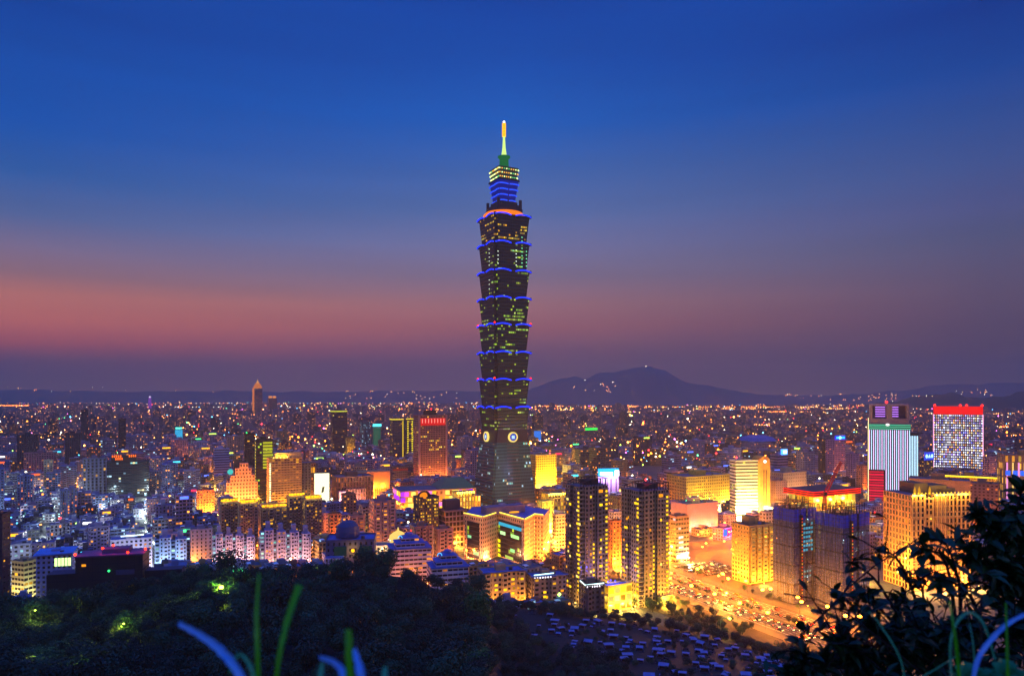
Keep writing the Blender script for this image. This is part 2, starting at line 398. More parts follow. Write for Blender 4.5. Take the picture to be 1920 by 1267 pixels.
def crown_mesh(seed, n=1150, r=4.6, h=7.0, q=.66, mat=None):
    rnd = random.Random(seed); mb = MB(); lobes = []
    for i in range(7):
        a = rnd.uniform(0, 2*pi); d = rnd.uniform(.1, .62)*r
        lobes.append((Vector((cos(a)*d, sin(a)*d, h*rnd.uniform(.42, .86))), rnd.uniform(.32, .58)*r))
    for i in range(n):
        c, lr = rnd.choice(lobes); u = Vector((rnd.gauss(0, 1), rnd.gauss(0, 1), rnd.gauss(0, 1)+.25)).normalized()
        p = c+u*lr*rnd.uniform(.72, 1.06); nrm = (u+Vector((rnd.gauss(0, .25), rnd.gauss(0, .25), rnd.gauss(0, .25)+.1))).normalized()
        a = nrm.orthogonal().normalized(); a.rotate(__import__('mathutils').Quaternion(nrm, rnd.uniform(0, 6.28))); b = nrm.cross(a); s = q*rnd.uniform(.45, 1.0)
        mb.quad([p-a*s*.6, p-b*s*.35+nrm*.12, p+a*s*.7, p+b*s*.4+nrm*.1])
    return mb.mesh('crown', [mat or LEAF])
def trunk_mesh(seed, h=5.0):
    rnd = random.Random(seed+50); mb = MB(); mb.tube([(0, 0, -1.5), (.15, .1, h*.4), (.05, -.1, h)], .3, 6, 0, .14)
    for k in range(4):
        a = rnd.uniform(0, 6.28); mb.tube([(0, 0, h*.45), (cos(a)*1.2, sin(a)*1.2, h*.75), (cos(a)*2.2, sin(a)*2.2, h*1.05)], .12, 4, 0, .05)
    return mb.mesh('trunk', [BARK])
TREES = []
for i in range(6):
    g = [LEAF]*5+[LEAFG]
    t_ = empty('forest_tree', (0, 0, 0)); put(crown_mesh(i, mat=g[i]), 'crown', t_, (0, 0, 0)); put(trunk_mesh(i), 'trunk', t_, (0, 0, 0)); reg(t_); TREES.append(t_)
used_t = set()
def tree(x, y, z, s, i, label, group):
    src = TREES[i]; rz = random.uniform(0, 6.28)
    if i not in used_t: used_t.add(i); o = src; o.location = (x, y, z); o.rotation_euler = (0, 0, rz)
    else: o = copy_thing(src, (x, y, z), rz)
    o.scale = (s*random.uniform(.9, 1.15), s*random.uniform(.9, 1.15), s*random.uniform(.85, 1.15))
    if 'boulevard' in group: o.name = 'street_tree'
    if 'bush' in label: o.name = 'bush'
    return tag(o, label, 'bush' if 'bush' in label else 'tree', group)
def in_cemetery(x, y):
    px = 960+F*x/y
    py = HOR+(EYE-land(x, y))*F/y
    if not (955 < px < 1475): return False
    top = lerp_tab([(955,1140),(1000,1150),(1060,1160),(1130,1165),(1200,1176),(1300,1190),(1400,1215),(1475,1245)], px)
    lft = lerp_tab([(1140,955),(1200,990),(1225,1060),(1240,1170),(1300,1185)], py)
    return py > top and px > lft
rnd = random.Random(5); spots = []
y = 172.0
while y < 412:
    stp = 7.6
    x = -.78*y-20
    while x < .80*y+20:
        xx = x+rnd.uniform(-2.6, 2.6); yy = y+rnd.uniform(-2.6, 2.6); px = 960+F*xx/yy
        yc = lerp_tab(CRD, px)
        if yy < yc+8 and not (in_cemetery(xx, yy)) and -80 < px < 1640:
            s = rnd.uniform(.75, 1.2)*(1.0 if px < 900 else .72)
            if px < 900 and rnd.random() < .16: s *= 1.4
            spots.append((xx, yy, px, s))
        x += stp*(1 if px < 900 else .8)
    y += stp*.85
# a few trees among the graves
for _ in range(90):
    yy = rnd.uniform(255, 375); px = rnd.uniform(1000, 1460); xx = WX(px, yy)
    if in_cemetery(xx, yy): spots.append((xx, yy, px, rnd.uniform(.3, .5)))
def vis(sp):      # how large it shows: the skyline trees stand fully in view, the rest are overlapped
    x, y, px, s = sp; yc = lerp_tab(CRD, px); edge = abs(y-yc+4) < 9
    return s/y*(2.2 if edge else 1)*(0 if (px < -10 or px > 1600) else 1)
spots.sort(key=vis, reverse=True)
for k, (x, y, px, s) in enumerate(spots[:290]):
    yc = lerp_tab(CRD, px); edge = abs(y-yc+4) < 9
    i = rnd.randrange(5)
    if 860 < px < 960 and rnd.random() < .3 or 725 < px < 800 and rnd.random() < .12: i = 5
    if px < 880 and edge: lb = ('dark broad tree on the skyline of the wooded hill', 'trees on the crest of the wooded hill')
    elif px >= 880 and edge: lb = ('dark tree in the belt between the graveyard and the city', 'trees between graveyard and city')
    elif s < .55: lb = ('small dark bush growing between the graves', 'bushes between the graves')
    else: lb = ('dark rounded tree on the near slope of the wooded hill', 'trees on the near slope')
    if i == 5: lb = ('brighter green tree standing out in the dark wooded slope', 'brighter green trees')
    tree(x, y, land(x, y)-.6, s*(1 if i < 5 else 1.05), i, *lb)
def scatter(name, pts, proto, kind='stuff'):
    """many instances of one crown as a single object of kind stuff"""
    me = bpy.data.meshes.new(name); me.from_pydata([(p[0], p[1], p[2]) for p in pts], [], [])
    at = me.attributes.new('sz', 'FLOAT', 'POINT'); at.data.foreach_set('value', [p[3] for p in pts])
    o = bpy.data.objects.new(name, me); COL.objects.link(o); o['kind'] = kind
    ng = bpy.data.node_groups.new(name, 'GeometryNodeTree'); ng.interface.new_socket('Geometry', in_out='INPUT', socket_type='NodeSocketGeometry'); ng.interface.new_socket('Geometry', in_out='OUTPUT', socket_type='NodeSocketGeometry')
    N = ng.nodes; L = ng.links; gi = N.new('NodeGroupInput'); go = N.new('NodeGroupOutput'); ip = N.new('GeometryNodeInstanceOnPoints'); oi = N.new('GeometryNodeObjectInfo'); na = N.new('GeometryNodeInputNamedAttribute'); rv = N.new('FunctionNodeRandomValue')
    oi.inputs[0].default_value = proto; oi.transform_space = 'ORIGINAL'; oi.inputs['As Instance'].default_value = True
    na.data_type = 'FLOAT'; na.inputs[0].default_value = 'sz'; rv.data_type = 'FLOAT_VECTOR'; rv.inputs[1].default_value = (0, 0, 6.28); rv.inputs[0].default_value = (0, 0, 0)
    L.new(gi.outputs[0], ip.inputs['Points']); L.new(oi.outputs['Geometry'], ip.inputs['Instance']); L.new(rv.outputs[0], ip.inputs['Rotation']); L.new(na.outputs[0], ip.inputs['Scale']); L.new(ip.outputs[0], go.inputs[0])
    md = o.modifiers.new('scatter', 'NODES'); md.node_group = ng; return o
rest = spots[290:]
for j in range(3):
    scatter('woodland', [(x, y, land(x, y)-.6, s) for x, y, px, s in rest[j::3]], [c for c in root_children[TREES[j].name] if 'crown' in c.name][0])

# ------------------------------------------------------------------ graveyard
TW = principled('tomb_render', H('8680b4'), .45, noise=.35, nscale=.5); TD = principled('tomb_stone', H('33303c'), .7, noise=.4); TR = principled('tomb_tile', H('6a3038'), .7)
def tomb(kind):
    t_ = empty('tomb', (0, 0, 0))
    b = MB(); b.box(-2.6, 2.6, -2.2, 2.6, -2.5, .35, 0); b.build('terrace', TD, t_)
    b = MB(); b.box(-1.7, 1.7, 1.0, 1.5, .35, 2.0, 0); b.box(-1.9, -1.6, -1.3, 1.5, .35, 1.2, 0); b.box(1.6, 1.9, -1.3, 1.5, .35, 1.2, 0); b.build('back_wall', TD, t_)
    b = MB(); b.box(-.6, .6, .8, .98, .35, 1.5, 0); b.build('headstone', TD, t_)
    b = MB()
    if kind == 0: b.box(-2.2, 2.2, -1.2, 1.9, 2.0, 2.22, 0); b.box(-2.0, -1.8, -1.1, -.9, .35, 2.0, 0); b.box(1.8, 2.0, -1.1, -.9, .35, 2.0, 0)
    elif kind == 1: b.quad([(-2, -1.0, 1.9), (2, -1.0, 1.9), (2, .8, 2.7), (-2, .8, 2.7)]); b.quad([(-2, 2, 1.9), (-2, .8, 2.7), (2, .8, 2.7), (2, 2, 1.9)]); b.box(-1.8, -1.6, -.9, -.7, .35, 1.95, 0); b.box(1.6, 1.8, -.9, -.7, .35, 1.95, 0)
    else: b.lathe([(1.5, .35), (1.35, .8), (.8, 1.15), (0, 1.25)], 10, 0, (0, -.2))
    b.build('roof' if kind < 2 else 'mound', TW if kind == 0 else (TR if kind == 1 and False else TW if kind == 1 else TD), t_); reg(t_); return t_
TB = [tomb(k) for k in range(3)]; usedb = set(); cand = []
rnd = random.Random(8); yy = 240.0; row = 0
while yy < 395:
    x = WX(960, yy)-20+rnd.uniform(0, 5); n = 0
    while x < WX(1480, yy):
        px = 960+F*x/yy
        if in_cemetery(x, yy) and rnd.random() < (.52 if px > 1100 else .45): cand.append((x, yy+rnd.uniform(-1.2, 1.2), row))
        x += rnd.choice((5.8, 6.4, 7.5, 9.5))
    yy += 6.6; row += 1
cand.sort(key=lambda c: c[1]); cand = cand[:290]
ORD = ['first','second','third','fourth','fifth','sixth','seventh','eighth','ninth','tenth','eleventh','twelfth','thirteenth','fourteenth','fifteenth','sixteenth','seventeenth','eighteenth','nineteenth','twentieth']
def ordn(n): return ORD[n] if n < 20 else f"{n+1}{'th' if 10 <= (n+1)%100 <= 20 else {1:'st',2:'nd',3:'rd'}.get((n+1)%10, 'th')}"
rows = {}
for c in cand: rows.setdefault(c[2], []).append(c)
for ri, rk in enumerate(sorted(rows)):
    for n, (x, y, _) in enumerate(sorted(rows[rk])):
        k = rnd.choices((0, 1, 2), (5, 3, 2))[0]; kn = ('flat roofed tomb', 'pitched roofed tomb', 'low mounded grave')[k]
        lb = f"{('pale','grey','weathered')[n%3] if k<2 else 'dark'} {kn}, {ordn(n)} from the wooded side in terrace {ri+1}"
        rz = -.25+rnd.choice((rnd.uniform(-.15, .15), rnd.uniform(-.7, .7))); s = rnd.choice((.45, .6, .7, .8, 1.0)); loc = (x, y, land(x, y)+.1)
        if k not in usedb: usedb.add(k); o = TB[k]; o.location = loc; o.rotation_euler = (0, 0, rz); o.scale = (s,)*3
        else: o = copy_thing(TB[k], loc, rz, None, (s, s, s*rnd.uniform(.9, 1.2)))
        tag(o, lb, 'tomb', 'tombs on the terraced graveyard')
# ------------------------------------------------------------------ landmark buildings
HERO = []      # name for labels, x0, x1, top row, visible bottom row, depth, root, w, d
ZO = .03
def site(x0, x1, top, Y, ratio=.75, yaw=YAW):
    px = (x0+x1)/2; X = WX(px, Y); ph = math.atan2(X, Y)
    Wp = (x1-x0)/F*Y*cos(ph)
    a = abs(cos(yaw+ph)); b = abs(sin(yaw+ph))
    w_ = Wp/(a+ratio*b); d_ = w_*ratio
    R0 = math.hypot(X, Y); k = 1+(d_*.35)/R0
    return X*k, Y*k, w_*k, d_*k, WZ(top, Y)*1.0
def reg_hero(short, x0, x1, top, vb, Y, o, w_, d_): HERO.append(dict(s=short, x0=x0, x1=x1, t=top, vb=vb, Y=Y, o=o, w=w_, d=d_, x=o.location.x, y=o.location.y))
def bld(name, short, label, cat, x0, x1, top, vb, Y, ratio=.75, yaw=YAW, mat=None, color='8a8070', bay=3.6, st=3.4, roof=None, group=None, body=True, plan=None, par=1.0, tank=True):
    """a building that fills photo columns x0..x1 up to row top at distance Y. Returns root, w, d, h"""
    X, YY, w_, d_, h = site(x0, x1, top, Y, ratio, yaw)
    o = empty(name, (X, YY, 0), yaw, label, cat, group)
    reg_hero(short, x0, x1, top, vb, Y, o, w_, d_)
    if body:
        mb = MB(); pl = plan(w_, d_) if plan else [(-w_/2, -d_/2), (w_/2, -d_/2), (w_/2, d_/2), (-w_/2, d_/2)]
        mb.prism(pl, 0, h-par, 0, 1, bay=bay, st=st); mb.build('wall', [mat, roof or ROOF], o, color=H(color))
        if par:
            mb = MB(); n = len(pl)
            for i in range(n):
                a = Vector(pl[i]); b = Vector(pl[(i+1) % n]); dd = (b-a); L = dd.length; dd.normalize(); nn = Vector((dd.y, -dd.x))
                mb.obox((a+b)/2-nn*.05, dd, L+.3, .5, h-par+.003, h, 0)
            mb.build('parapet', WALL, o, color=H(color))
        if tank:
            mb = MB(); q = min(w_, d_)*.28; mb.box(-q, q*.6, -q*.5, q*.8, h-par, h-par+min(6, q), 0); mb.build('stair_house', WALL, o, color=H(color))
            mb = MB(); mb.lathe([(0, h+1.5), (1.4, h+1.4), (1.4, h-1), (1.4, h-par)][::-1], 8, 0, (q*1.3, -q*.9)); mb.build('water_tank', STEEL, o)
    return o, w_, d_, h
def bx(o, name, mat, x0, x1, y0, y1, z0, z1, color=None, bay=3.5, st=3.4, roof=None):
    mb = MB(); mb.box(x0, x1, y0, y1, z0, z1, 0, 1, bay=bay, st=st); return mb.build(name, [mat, roof or (mat if mat not in FC.values() else ROOF)], o, color=H(color) if color else None)
PANE = {}
def pane(o, face, w_, d_, u, z, ww, hh, mat, name='window'):
    """one lit window on the wide face (F, local -y), the narrow one (S, local -x) or the other side (E, +x)"""
    k = (round(ww, 2), round(hh, 2), mat.name)
    if k not in PANE:
        mb = MB(); mb.box(-ww/2, ww/2, -.12, .12, -hh/2, hh/2, 0); PANE[k] = mb.mesh('window', [mat])
    if face == 'F': return put(PANE[k], name, o, (u, -d_/2-.06, z))
    if face == 'S': return put(PANE[k], name, o, (-w_/2-.06, -u, z), R(-90))
    return put(PANE[k], name, o, (w_/2+.06, u, z), R(90))
YEL = G('ffcc18', 1.7); ORA = G('ff9a18', 1.3); WARM = G('ffe070', 1.6); CYA = G('70e8ff', 1.3); GRN = G('8ae060', 1.2); WHT = G('f4f8ff', 2.2)
def lampset(o, pts, color, watts, r=1.0, rr=.5, name='flood_lamp', es=12):
    """flood lights with their fittings"""
    mt = glow('lamp_'+name, color, es) if (name, color) not in GC else GC[(name, color)]; GC[(name, color)] = mt
    for p in pts:
        mb = MB(); mb.octa((0, 0, 0), rr); h_ = mb.build(name, mt, o, p)
        if watts: light(h_, (0, 0, rr+.4), color, watts, r)
def strip(o, name, mat, pts, r=.35): mb = MB(); mb.tube(pts, r, 5); return mb.build(name, mat, o)
OC = (1, .34, .035); YC = (1, .52, .05); WC = (1, .85, .6)

# ---- the tall tower
def skyscraper():
    Y = 950; X = WX(945, Y); k = F/Y
    o = empty('skyscraper', (X, Y, 0), YAW, 'very tall dark green glass tower of stacked flared sections with blue ledge lights and spire', 'skyscraper')
    z = lambda py: WZ(py, Y-22*min(1, max(0, (py-300)/100)))
    reg_hero('tall stacked tower', 888, 1005, 228, 950, Y, o, 62, 62)
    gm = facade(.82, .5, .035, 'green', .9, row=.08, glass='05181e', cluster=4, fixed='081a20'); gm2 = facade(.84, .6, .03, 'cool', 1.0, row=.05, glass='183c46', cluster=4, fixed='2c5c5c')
    gt = facade(.82, .5, .05, 'gold', .9, row=.26, glass='05181e', cluster=7, fixed='081a20'); gy = facade(.82, .5, .04, 'green', .9, row=.26, glass='05181e', cluster=6, fixed='081a20')
    BLUE = G('1030ff', 2.2); RED = G('ff1818', 6)
    def notch(a, n=3.4):
        h = a/2; return [(-h+n, -h), (h-n, -h), (h-n, -h+n), (h, -h+n), (h, h-n), (h-n, h-n), (h-n, h), (-h+n, h), (-h+n, h-n), (-h, h-n), (-h, -h+n), (-h+n, -h+n)]
    # tapering foot
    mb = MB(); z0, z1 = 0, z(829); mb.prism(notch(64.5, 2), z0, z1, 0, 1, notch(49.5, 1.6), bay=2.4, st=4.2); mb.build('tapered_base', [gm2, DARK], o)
    BR = principled('copper_band', H('6a4a50'), .5)
    for f in range(4):
        h_ = empty('fin_stack', (0, 0, 0), f*pi/2); h_.parent = o
        mb = MB()
        for i in range(20):
            t = (i+.5)/20; hw = (64.5+(49.5-64.5)*t)/2; zz_ = z0+(z1-z0)*t; mb.box(-hw*.32, hw*.32, -hw-.55, -hw+.2, zz_-.3, zz_+.3, 0)
        mb.build('louvre', BR, h_)
    # neck band with the coin emblems
    mb = MB(); zb, zt = z1, z(805); mb.prism(notch(49.5, 1.6), zb, zt, 0, 1, notch(46, 3), bay=3, st=4.2); mb.build('neck_band', [principled('neck', H('2c2228'), .5), DARK], o)
    for f, face in ((0, 'F'), (-pi/2, 'S'), (pi, 'B'), (pi/2, 'E')):
        h_ = empty('coin_emblem', (sin(f)*26.0*1, -cos(f)*26.0, z(819)), f); h_.parent = o
        mb = MB()
        for i in range(24):
            a, b = 2*pi*i/24, 2*pi*(i+1)/24; ri, ro = 4.9, 6.6
            mb.quad([(cos(a)*ri, -1.0, sin(a)*ri), (cos(a)*ro, -1.0, sin(a)*ro), (cos(b)*ro, -1.0, sin(b)*ro), (cos(b)*ri, -1.0, sin(b)*ri)])
            mb.quad([(cos(a)*ro, -1.0, sin(a)*ro), (cos(a)*ro, 1.5, sin(a)*ro), (cos(b)*ro, 1.5, sin(b)*ro), (cos(b)*ro, -1.0, sin(b)*ro)])
        mb.build('ring', G('ffdf70', 1.25), h_)
        mb = MB(); mb.quad([(cos(2*pi*i/24)*4.9, -.6, sin(2*pi*i/24)*4.9) for i in range(24)]); mb.build('disc', G('1a44d8', .8), h_)
        mb = MB(); mb.box(-2.1, 2.1, -1.0, -.7, -2.1, 2.1, 0)
        mb.build('square', G('bfe6ff', 1.2), h_)
    # eight flared modules
    rows_ = [404, 456, 508, 559, 609, 661, 712, 764, 808]
    for i in range(8):
        zt, zb = z(rows_[i]), z(rows_[i+1])+.6
        mm = gt if i == 0 else (gy if i in (3, 4) else gm)
        mod = MB(); mod.prism(notch(45.5), zb, zt, 0, 1, notch(51.8), bay=2.6, st=4.1); q = mod.build('module', [mm, DARK], o)
        mb = MB()
        n1 = notch(54.4, 3.6); mb.prism(n1, zt-1.0, zt+.6, 0, 0, bottom=True)
        for sx, sy in ((-1, -1), (1, -1), (1, 1), (-1, 1)): mb.box(sx*25.5-1.3, sx*25.5+1.3, sy*25.5-1.3, sy*25.5+1.3, zt-1.6, zt+1.8, 0)
        mb.build('ledge', DARK, q)
        for f in range(4):
            c_, s_ = cos(f*pi/2), sin(f*pi/2)
            for (a0, a1) in ((-25.5, -3.2), (3.2, 25.5)):
                pts = []
                for t in range(9):
                    u = a0+(a1-a0)*t/8; yy = -27.4; pts.append((u*c_-yy*s_, u*s_+yy*c_, zt-.4+2.0*(1-((t-4)/4)**2)))
                strip(q, 'ledge_light', BLUE, pts, .85)
    gw = G('7affb0', 1.6); ww_ = G('e8ffe0', 1.6)
    for (u, r0, r1, n, mm_) in ((5, 458, 500, 6, ww_), (13.5, 440, 502, 9, gw), (20, 452, 500, 7, gw), (-21, 470, 500, 4, ww_)):
        for i in range(n): t = (i+.5)/n; zz_ = z(r0+(r1-r0)*t); pane(o, 'F', 50, 50.6, u, zz_, 1.2, 1.2, mm_)
    for (r0, r1, n) in ((455, 500, 6), (520, 545, 3)):
        for i in range(n): pane(o, 'S', 50.6, 50, 8, z(r0+(r1-r0)*(i+.5)/n), 1.2, 1.2, ww_)
    for i in (4, 6):
        zt = z(rows_[i])+2
        for p in ((-26, -26), (26, -26), (26, 26), (-26, 26)):
            mb = MB(); mb.octa((p[0], p[1], zt), 1.5); mb.build('warning_light', RED, o)
    # crown
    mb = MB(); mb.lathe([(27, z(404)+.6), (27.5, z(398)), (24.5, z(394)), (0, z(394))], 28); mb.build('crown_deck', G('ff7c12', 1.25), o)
    BK = principled('crown_stone', H('2a2426'), .6)
    mb = MB(); zc = z(394)
    for a, h_ in ((38, 4.5), (34, 9), (28, 13.5), (24, 17)): mb.prism(notch(a, 2.5), zc+.1, zc+h_, 0, 0)
    for sx, sy in ((-1, -1), (1, -1), (1, 1), (-1, 1)): mb.box(sx*16-1.5, sx*16+1.5, sy*16-1.5, sy*16+1.5, zc, zc+16, 0)
    mb.build('stepped_crown', BK, o)
    rows2 = [379, 371, 362, 353, 344]
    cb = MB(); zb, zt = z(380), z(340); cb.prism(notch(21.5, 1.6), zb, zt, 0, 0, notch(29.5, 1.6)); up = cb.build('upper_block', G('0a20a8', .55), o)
    for i in range(4):
        zz_ = z(374-i*9.3); hw = (22.5+i*2.1)/2+.5
        for f in range(4):
            c_, s_ = cos(f*pi/2), sin(f*pi/2)
            for a0, a1 in ((-hw+1, -1), (1, hw-1)):
                strip(up, 'light_band', G('2450ff', 1.2), [((a0+(a1-a0)*t/4)*c_+hw*s_, (a0+(a1-a0)*t/4)*s_-hw*c_, zz_+.5*(1-((t-2)/2)**2)) for t in range(5)], 1.05)
    mb = MB(); mb.prism(notch(32, 2), z(340), z(337.5), 0, 0, bottom=True); mb.build('ledge', DARK, o)
    lt = MB(); lt.prism(notch(25.5, 1), z(337.5), z(317), 0, 0, notch(29, 1)); lo = lt.build('lantern', principled('lantern_shell', H('3a4a30'), .5), o)
    lm = [G('eaff9a', 2.0), G('6adf80', 1.1), G('ffb840', 1.5)]
    for j in range(3):
        zz_ = z(334-j*6.6)
        for f in range(4):
            mb = MB(); c_, s_ = cos(f*pi/2), sin(f*pi/2); hw = 13.2+j*.6+.4
            for i in range(9):
                u = -hw+1.4+(2*hw-2.8)*i/8; mb.ball((u*c_+hw*s_, u*s_-hw*c_, zz_), .95, random.choices((0, 1, 2), (5, 2, 1.5 if f % 2 else 4))[0], 6, 4)
            mb.build('lamp_row', lm, lo)
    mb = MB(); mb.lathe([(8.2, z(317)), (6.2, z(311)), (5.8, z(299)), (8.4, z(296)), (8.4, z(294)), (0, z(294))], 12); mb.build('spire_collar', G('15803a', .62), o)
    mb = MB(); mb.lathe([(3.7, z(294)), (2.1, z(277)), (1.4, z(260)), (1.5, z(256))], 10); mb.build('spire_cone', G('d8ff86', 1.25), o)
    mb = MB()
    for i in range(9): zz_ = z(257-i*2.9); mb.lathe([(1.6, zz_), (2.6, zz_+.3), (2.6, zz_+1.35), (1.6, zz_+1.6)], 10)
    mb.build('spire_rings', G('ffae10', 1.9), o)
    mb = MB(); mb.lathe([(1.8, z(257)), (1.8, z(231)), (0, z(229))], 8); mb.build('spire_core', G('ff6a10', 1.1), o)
    mb = MB(); mb.ball((0, 0, z(229.5)), 1.5); mb.build('beacon', G('fffbe8', 5), o)
skyscraper()

# ---- brown office tower with the red crown, and neighbours
def red_top():
    m = facade(.62, .62, .06, 'gold', 1.4, row=.06, glass='2a160c', cluster=6)
    o, w_, d_, h = bld('office_tower', 'red topped brown tower', 'brown office tower with dark window grid and glowing red band round its top', 'building', 775, 838, 778, 898, 1212, .55, mat=m, color='c07a5a', bay=2.9, st=3.7)
    RB = G('e81414', .95); mb = MB()
    for f in ((-w_/2+3, w_/2-3, -d_/2-.5, -d_/2+.1),): mb.box(f[0], f[1], f[2], f[3], h-17, h-5, 0)
    rb = mb.build('red_band', RB, o)
    for i in range(8): u = -w_/2+6+(w_-12)*i/7; bx(rb, 'lamp', G('ff9080', 1.8), u-.5, u+.5, -d_/2-.9, -d_/2-.55, h-13, h-6)
    for sx in (-1, 1): bx(o, 'corner_pier', WALL, sx*w_/2-2 if sx > 0 else sx*w_/2-.6, sx*w_/2+.6 if sx > 0 else sx*w_/2+2, -d_/2-.8, -d_/2+2, 0, h+.2, 'd09078')
    bx(o, 'plant_room', WALL, -w_*.2, w_*.2, -4, 6, h, h+8, '3a2a28')
    mb = MB(); mb.octa((2, 0, h+10), 1.6); mb.build('warning_light', G('ff2020', 6), o)
    lampset(o, [(-w_/2+u*w_, -d_/2-10, 1.5) for u in (.15, .5, .85)], (1, .42, .12), 15000, 2)
red_top()
m_dk = facade(.8, .55, .04, 'gold', 1.2, row=.04, glass='12141c')
o, w_, d_, h = bld('office_tower', 'yellow edged dark tower', 'slim dark office tower with one thin yellow light line along its roof', 'building', 620, 651, 771, 852, 1730, .6, mat=m_dk, color='2c2a30', tank=False)
strip(o, 'roof_light', G('f0f020', 1.4), [(w_/2, -d_/2-.4, h), (-w_/2, -d_/2-.4, h), (-w_/2-.4, d_/2, h)], .9)
o, w_, d_, h = bld('office_tower', 'yellow columned grey tower', 'grey office tower with glowing yellow roof edge and yellow column of lights', 'building', 731, 757, 786, 862, 1560, .8, mat=m_dk, color='5a5450', tank=False)
strip(o, 'roof_light', G('ffe020', 1.6), [(w_/2, -d_/2-.4, h), (-w_/2, -d_/2-.4, h), (-w_/2-.4, d_/2, h)], .9)
strip(o, 'light_column', G('ffd818', 1.3), [(w_/2-2, -d_/2-.5, 6), (w_/2-2, -d_/2-.5, h-3)], .8)
o, w_, d_, h = bld('office_tower', 'tower with yellow window column', 'dark office tower with twin columns of yellow windows beside the red topped tower', 'building', 757, 776, 785, 850, 1640, .8, mat=m_dk, color='3c3a30', tank=False)
for i in range(15): pane(o, 'F', w_, d_, -w_*.25, h-6-i*5, 3.2, 2.6, G('f8e020', 1.4)); pane(o, 'F', w_, d_, w_*.3, h-6-i*5, 3.2, 2.6, G('f8e020', 1.4))
strip(o, 'roof_light', G('ffe020', 1.6), [(w_/2, -d_/2-.4, h), (-w_/2, -d_/2-.4, h)], .9)
# domed far tower lit orange
def far_tower():
    Y = 4700; X = WX(483, Y); o = empty('skyscraper', (X, Y, 0), YAW, 'distant tapering tower with peaked top lit orange near the horizon', 'skyscraper')
    z = lambda py: WZ(py, Y); reg_hero('distant orange peaked tower', 472, 494, 712, 772, Y, o, 60, 50)
    m = facade(.7, .6, .1, 'orange', .8, row=.1, glass='181018', fixed='4a3a40')
    def sq(a, b=None): b = b or a; return [(-a, -b), (a, -b), (a, b), (-a, b)]
    mb = MB(); mb.prism(sq(27, 24), 0, z(728), 0, 1); mb.build('wall', [m, DARK], o)
    mb = MB(); mb.prism([(-30, -26), (-24, -28), (-24, 20), (-30, 20)], 0, z(727), 0, 0); mb.build('lit_edge', G('ff8a20', .9), o)
    mb = MB(); mb.prism(sq(26, 22), z(728), z(722), 0, 0, sq(20, 17)); mb.prism(sq(17, 15), z(722), z(718), 0, 0, sq(13, 11)); mb.build('crown', G('ff8c20', .85), o)
    mb = MB(); mb.prism(sq(9, 8), z(718), z(713), 0, 0, sq(1, 1)); mb.tube([(0, 0, z(714)), (0, 0, z(710))], 1.5, 5); mb.build('roof', G('ffb050', 1.1), o)
far_tower()
o, w_, d_, h = bld('tower_block', 'pair of far orange lit blocks', 'distant block with two orange lit rooftops beside the peaked tower', 'building', 502, 519, 746, 770, 4300, .8, mat=facade(.6, .6, .12, 'orange', 1.0), color='3a3238', tank=False)
for u in (-.25, .25): bx(o, 'roof_lantern', G('ff9a40', 1.2), u*w_-8, u*w_+8, -10, 10, h, h+12)
o = empty('lit_mast', (WX(281, 6000), 6000, 0), 0, 'thin purple lit mast standing alone on the far skyline', 'mast'); mb = MB(); mb.tube([(-9, 0, 0), (-6, 0, WZ(745, 6000))], 5); mb.tube([(9, 0, 0), (6, 0, WZ(745, 6000))], 5); mb.build('shaft', G('a030e0', .8), o); mb = MB(); mb.octa((0, 0, WZ(744, 6000)), 11); mb.build('lamp', G('f0e0ff', 1.5), o)

# ---- the lit middle: hotels and offices
def stepped():
    m = facade(.52, .5, .04, 'orange', 1.2, glass='3a1c18')
    o, w_, d_, h = bld('hotel', 'stepped gable hotel', 'salmon coloured hotel with stepped gable top and small square windows', 'hotel', 424, 483, 868, 935, 905, .3, yaw=R(24), mat=m, color='e09468', bay=3.5, st=4.2, body=False)
    for i, (f, zt) in enumerate(((1.0, .62), (.82, .76), (.6, .9), (.4, 1.0))):
        mb = MB(); mb.box(-w_/2*f+i*1.5, w_/2*f, -d_/2+i*.02, d_/2-i*.5, 0 if i == 0 else h*(.62, .62, .76, .9)[i], h*zt, 0, 1, bay=3.5, st=4.2); mb.build('wall' if i == 0 else 'stepped_wall', [m, ROOF], o, color=H('e09468'))
    bx(o, 'plant_room', WALL, -w_*.25, w_*.1, d_*.1, d_*.5, h*.8, h*1.03, '2c2c38')
    mb = MB(); mb.lathe([(0, .0), (3.4, .0), (3.4, .6), (0, .6)], 14); e = mb.build('round_sign', G('40e0d8', .9), o, (-w_*.38, -d_/2-.2, h*.84)); e.rotation_euler = (R(90), 0, 0)
    lampset(o, [(-w_/2+u*w_, -d_/2-11, 1) for u in (.1, .5, .9)], (1, .46, .1), 34000, 2)
stepped()
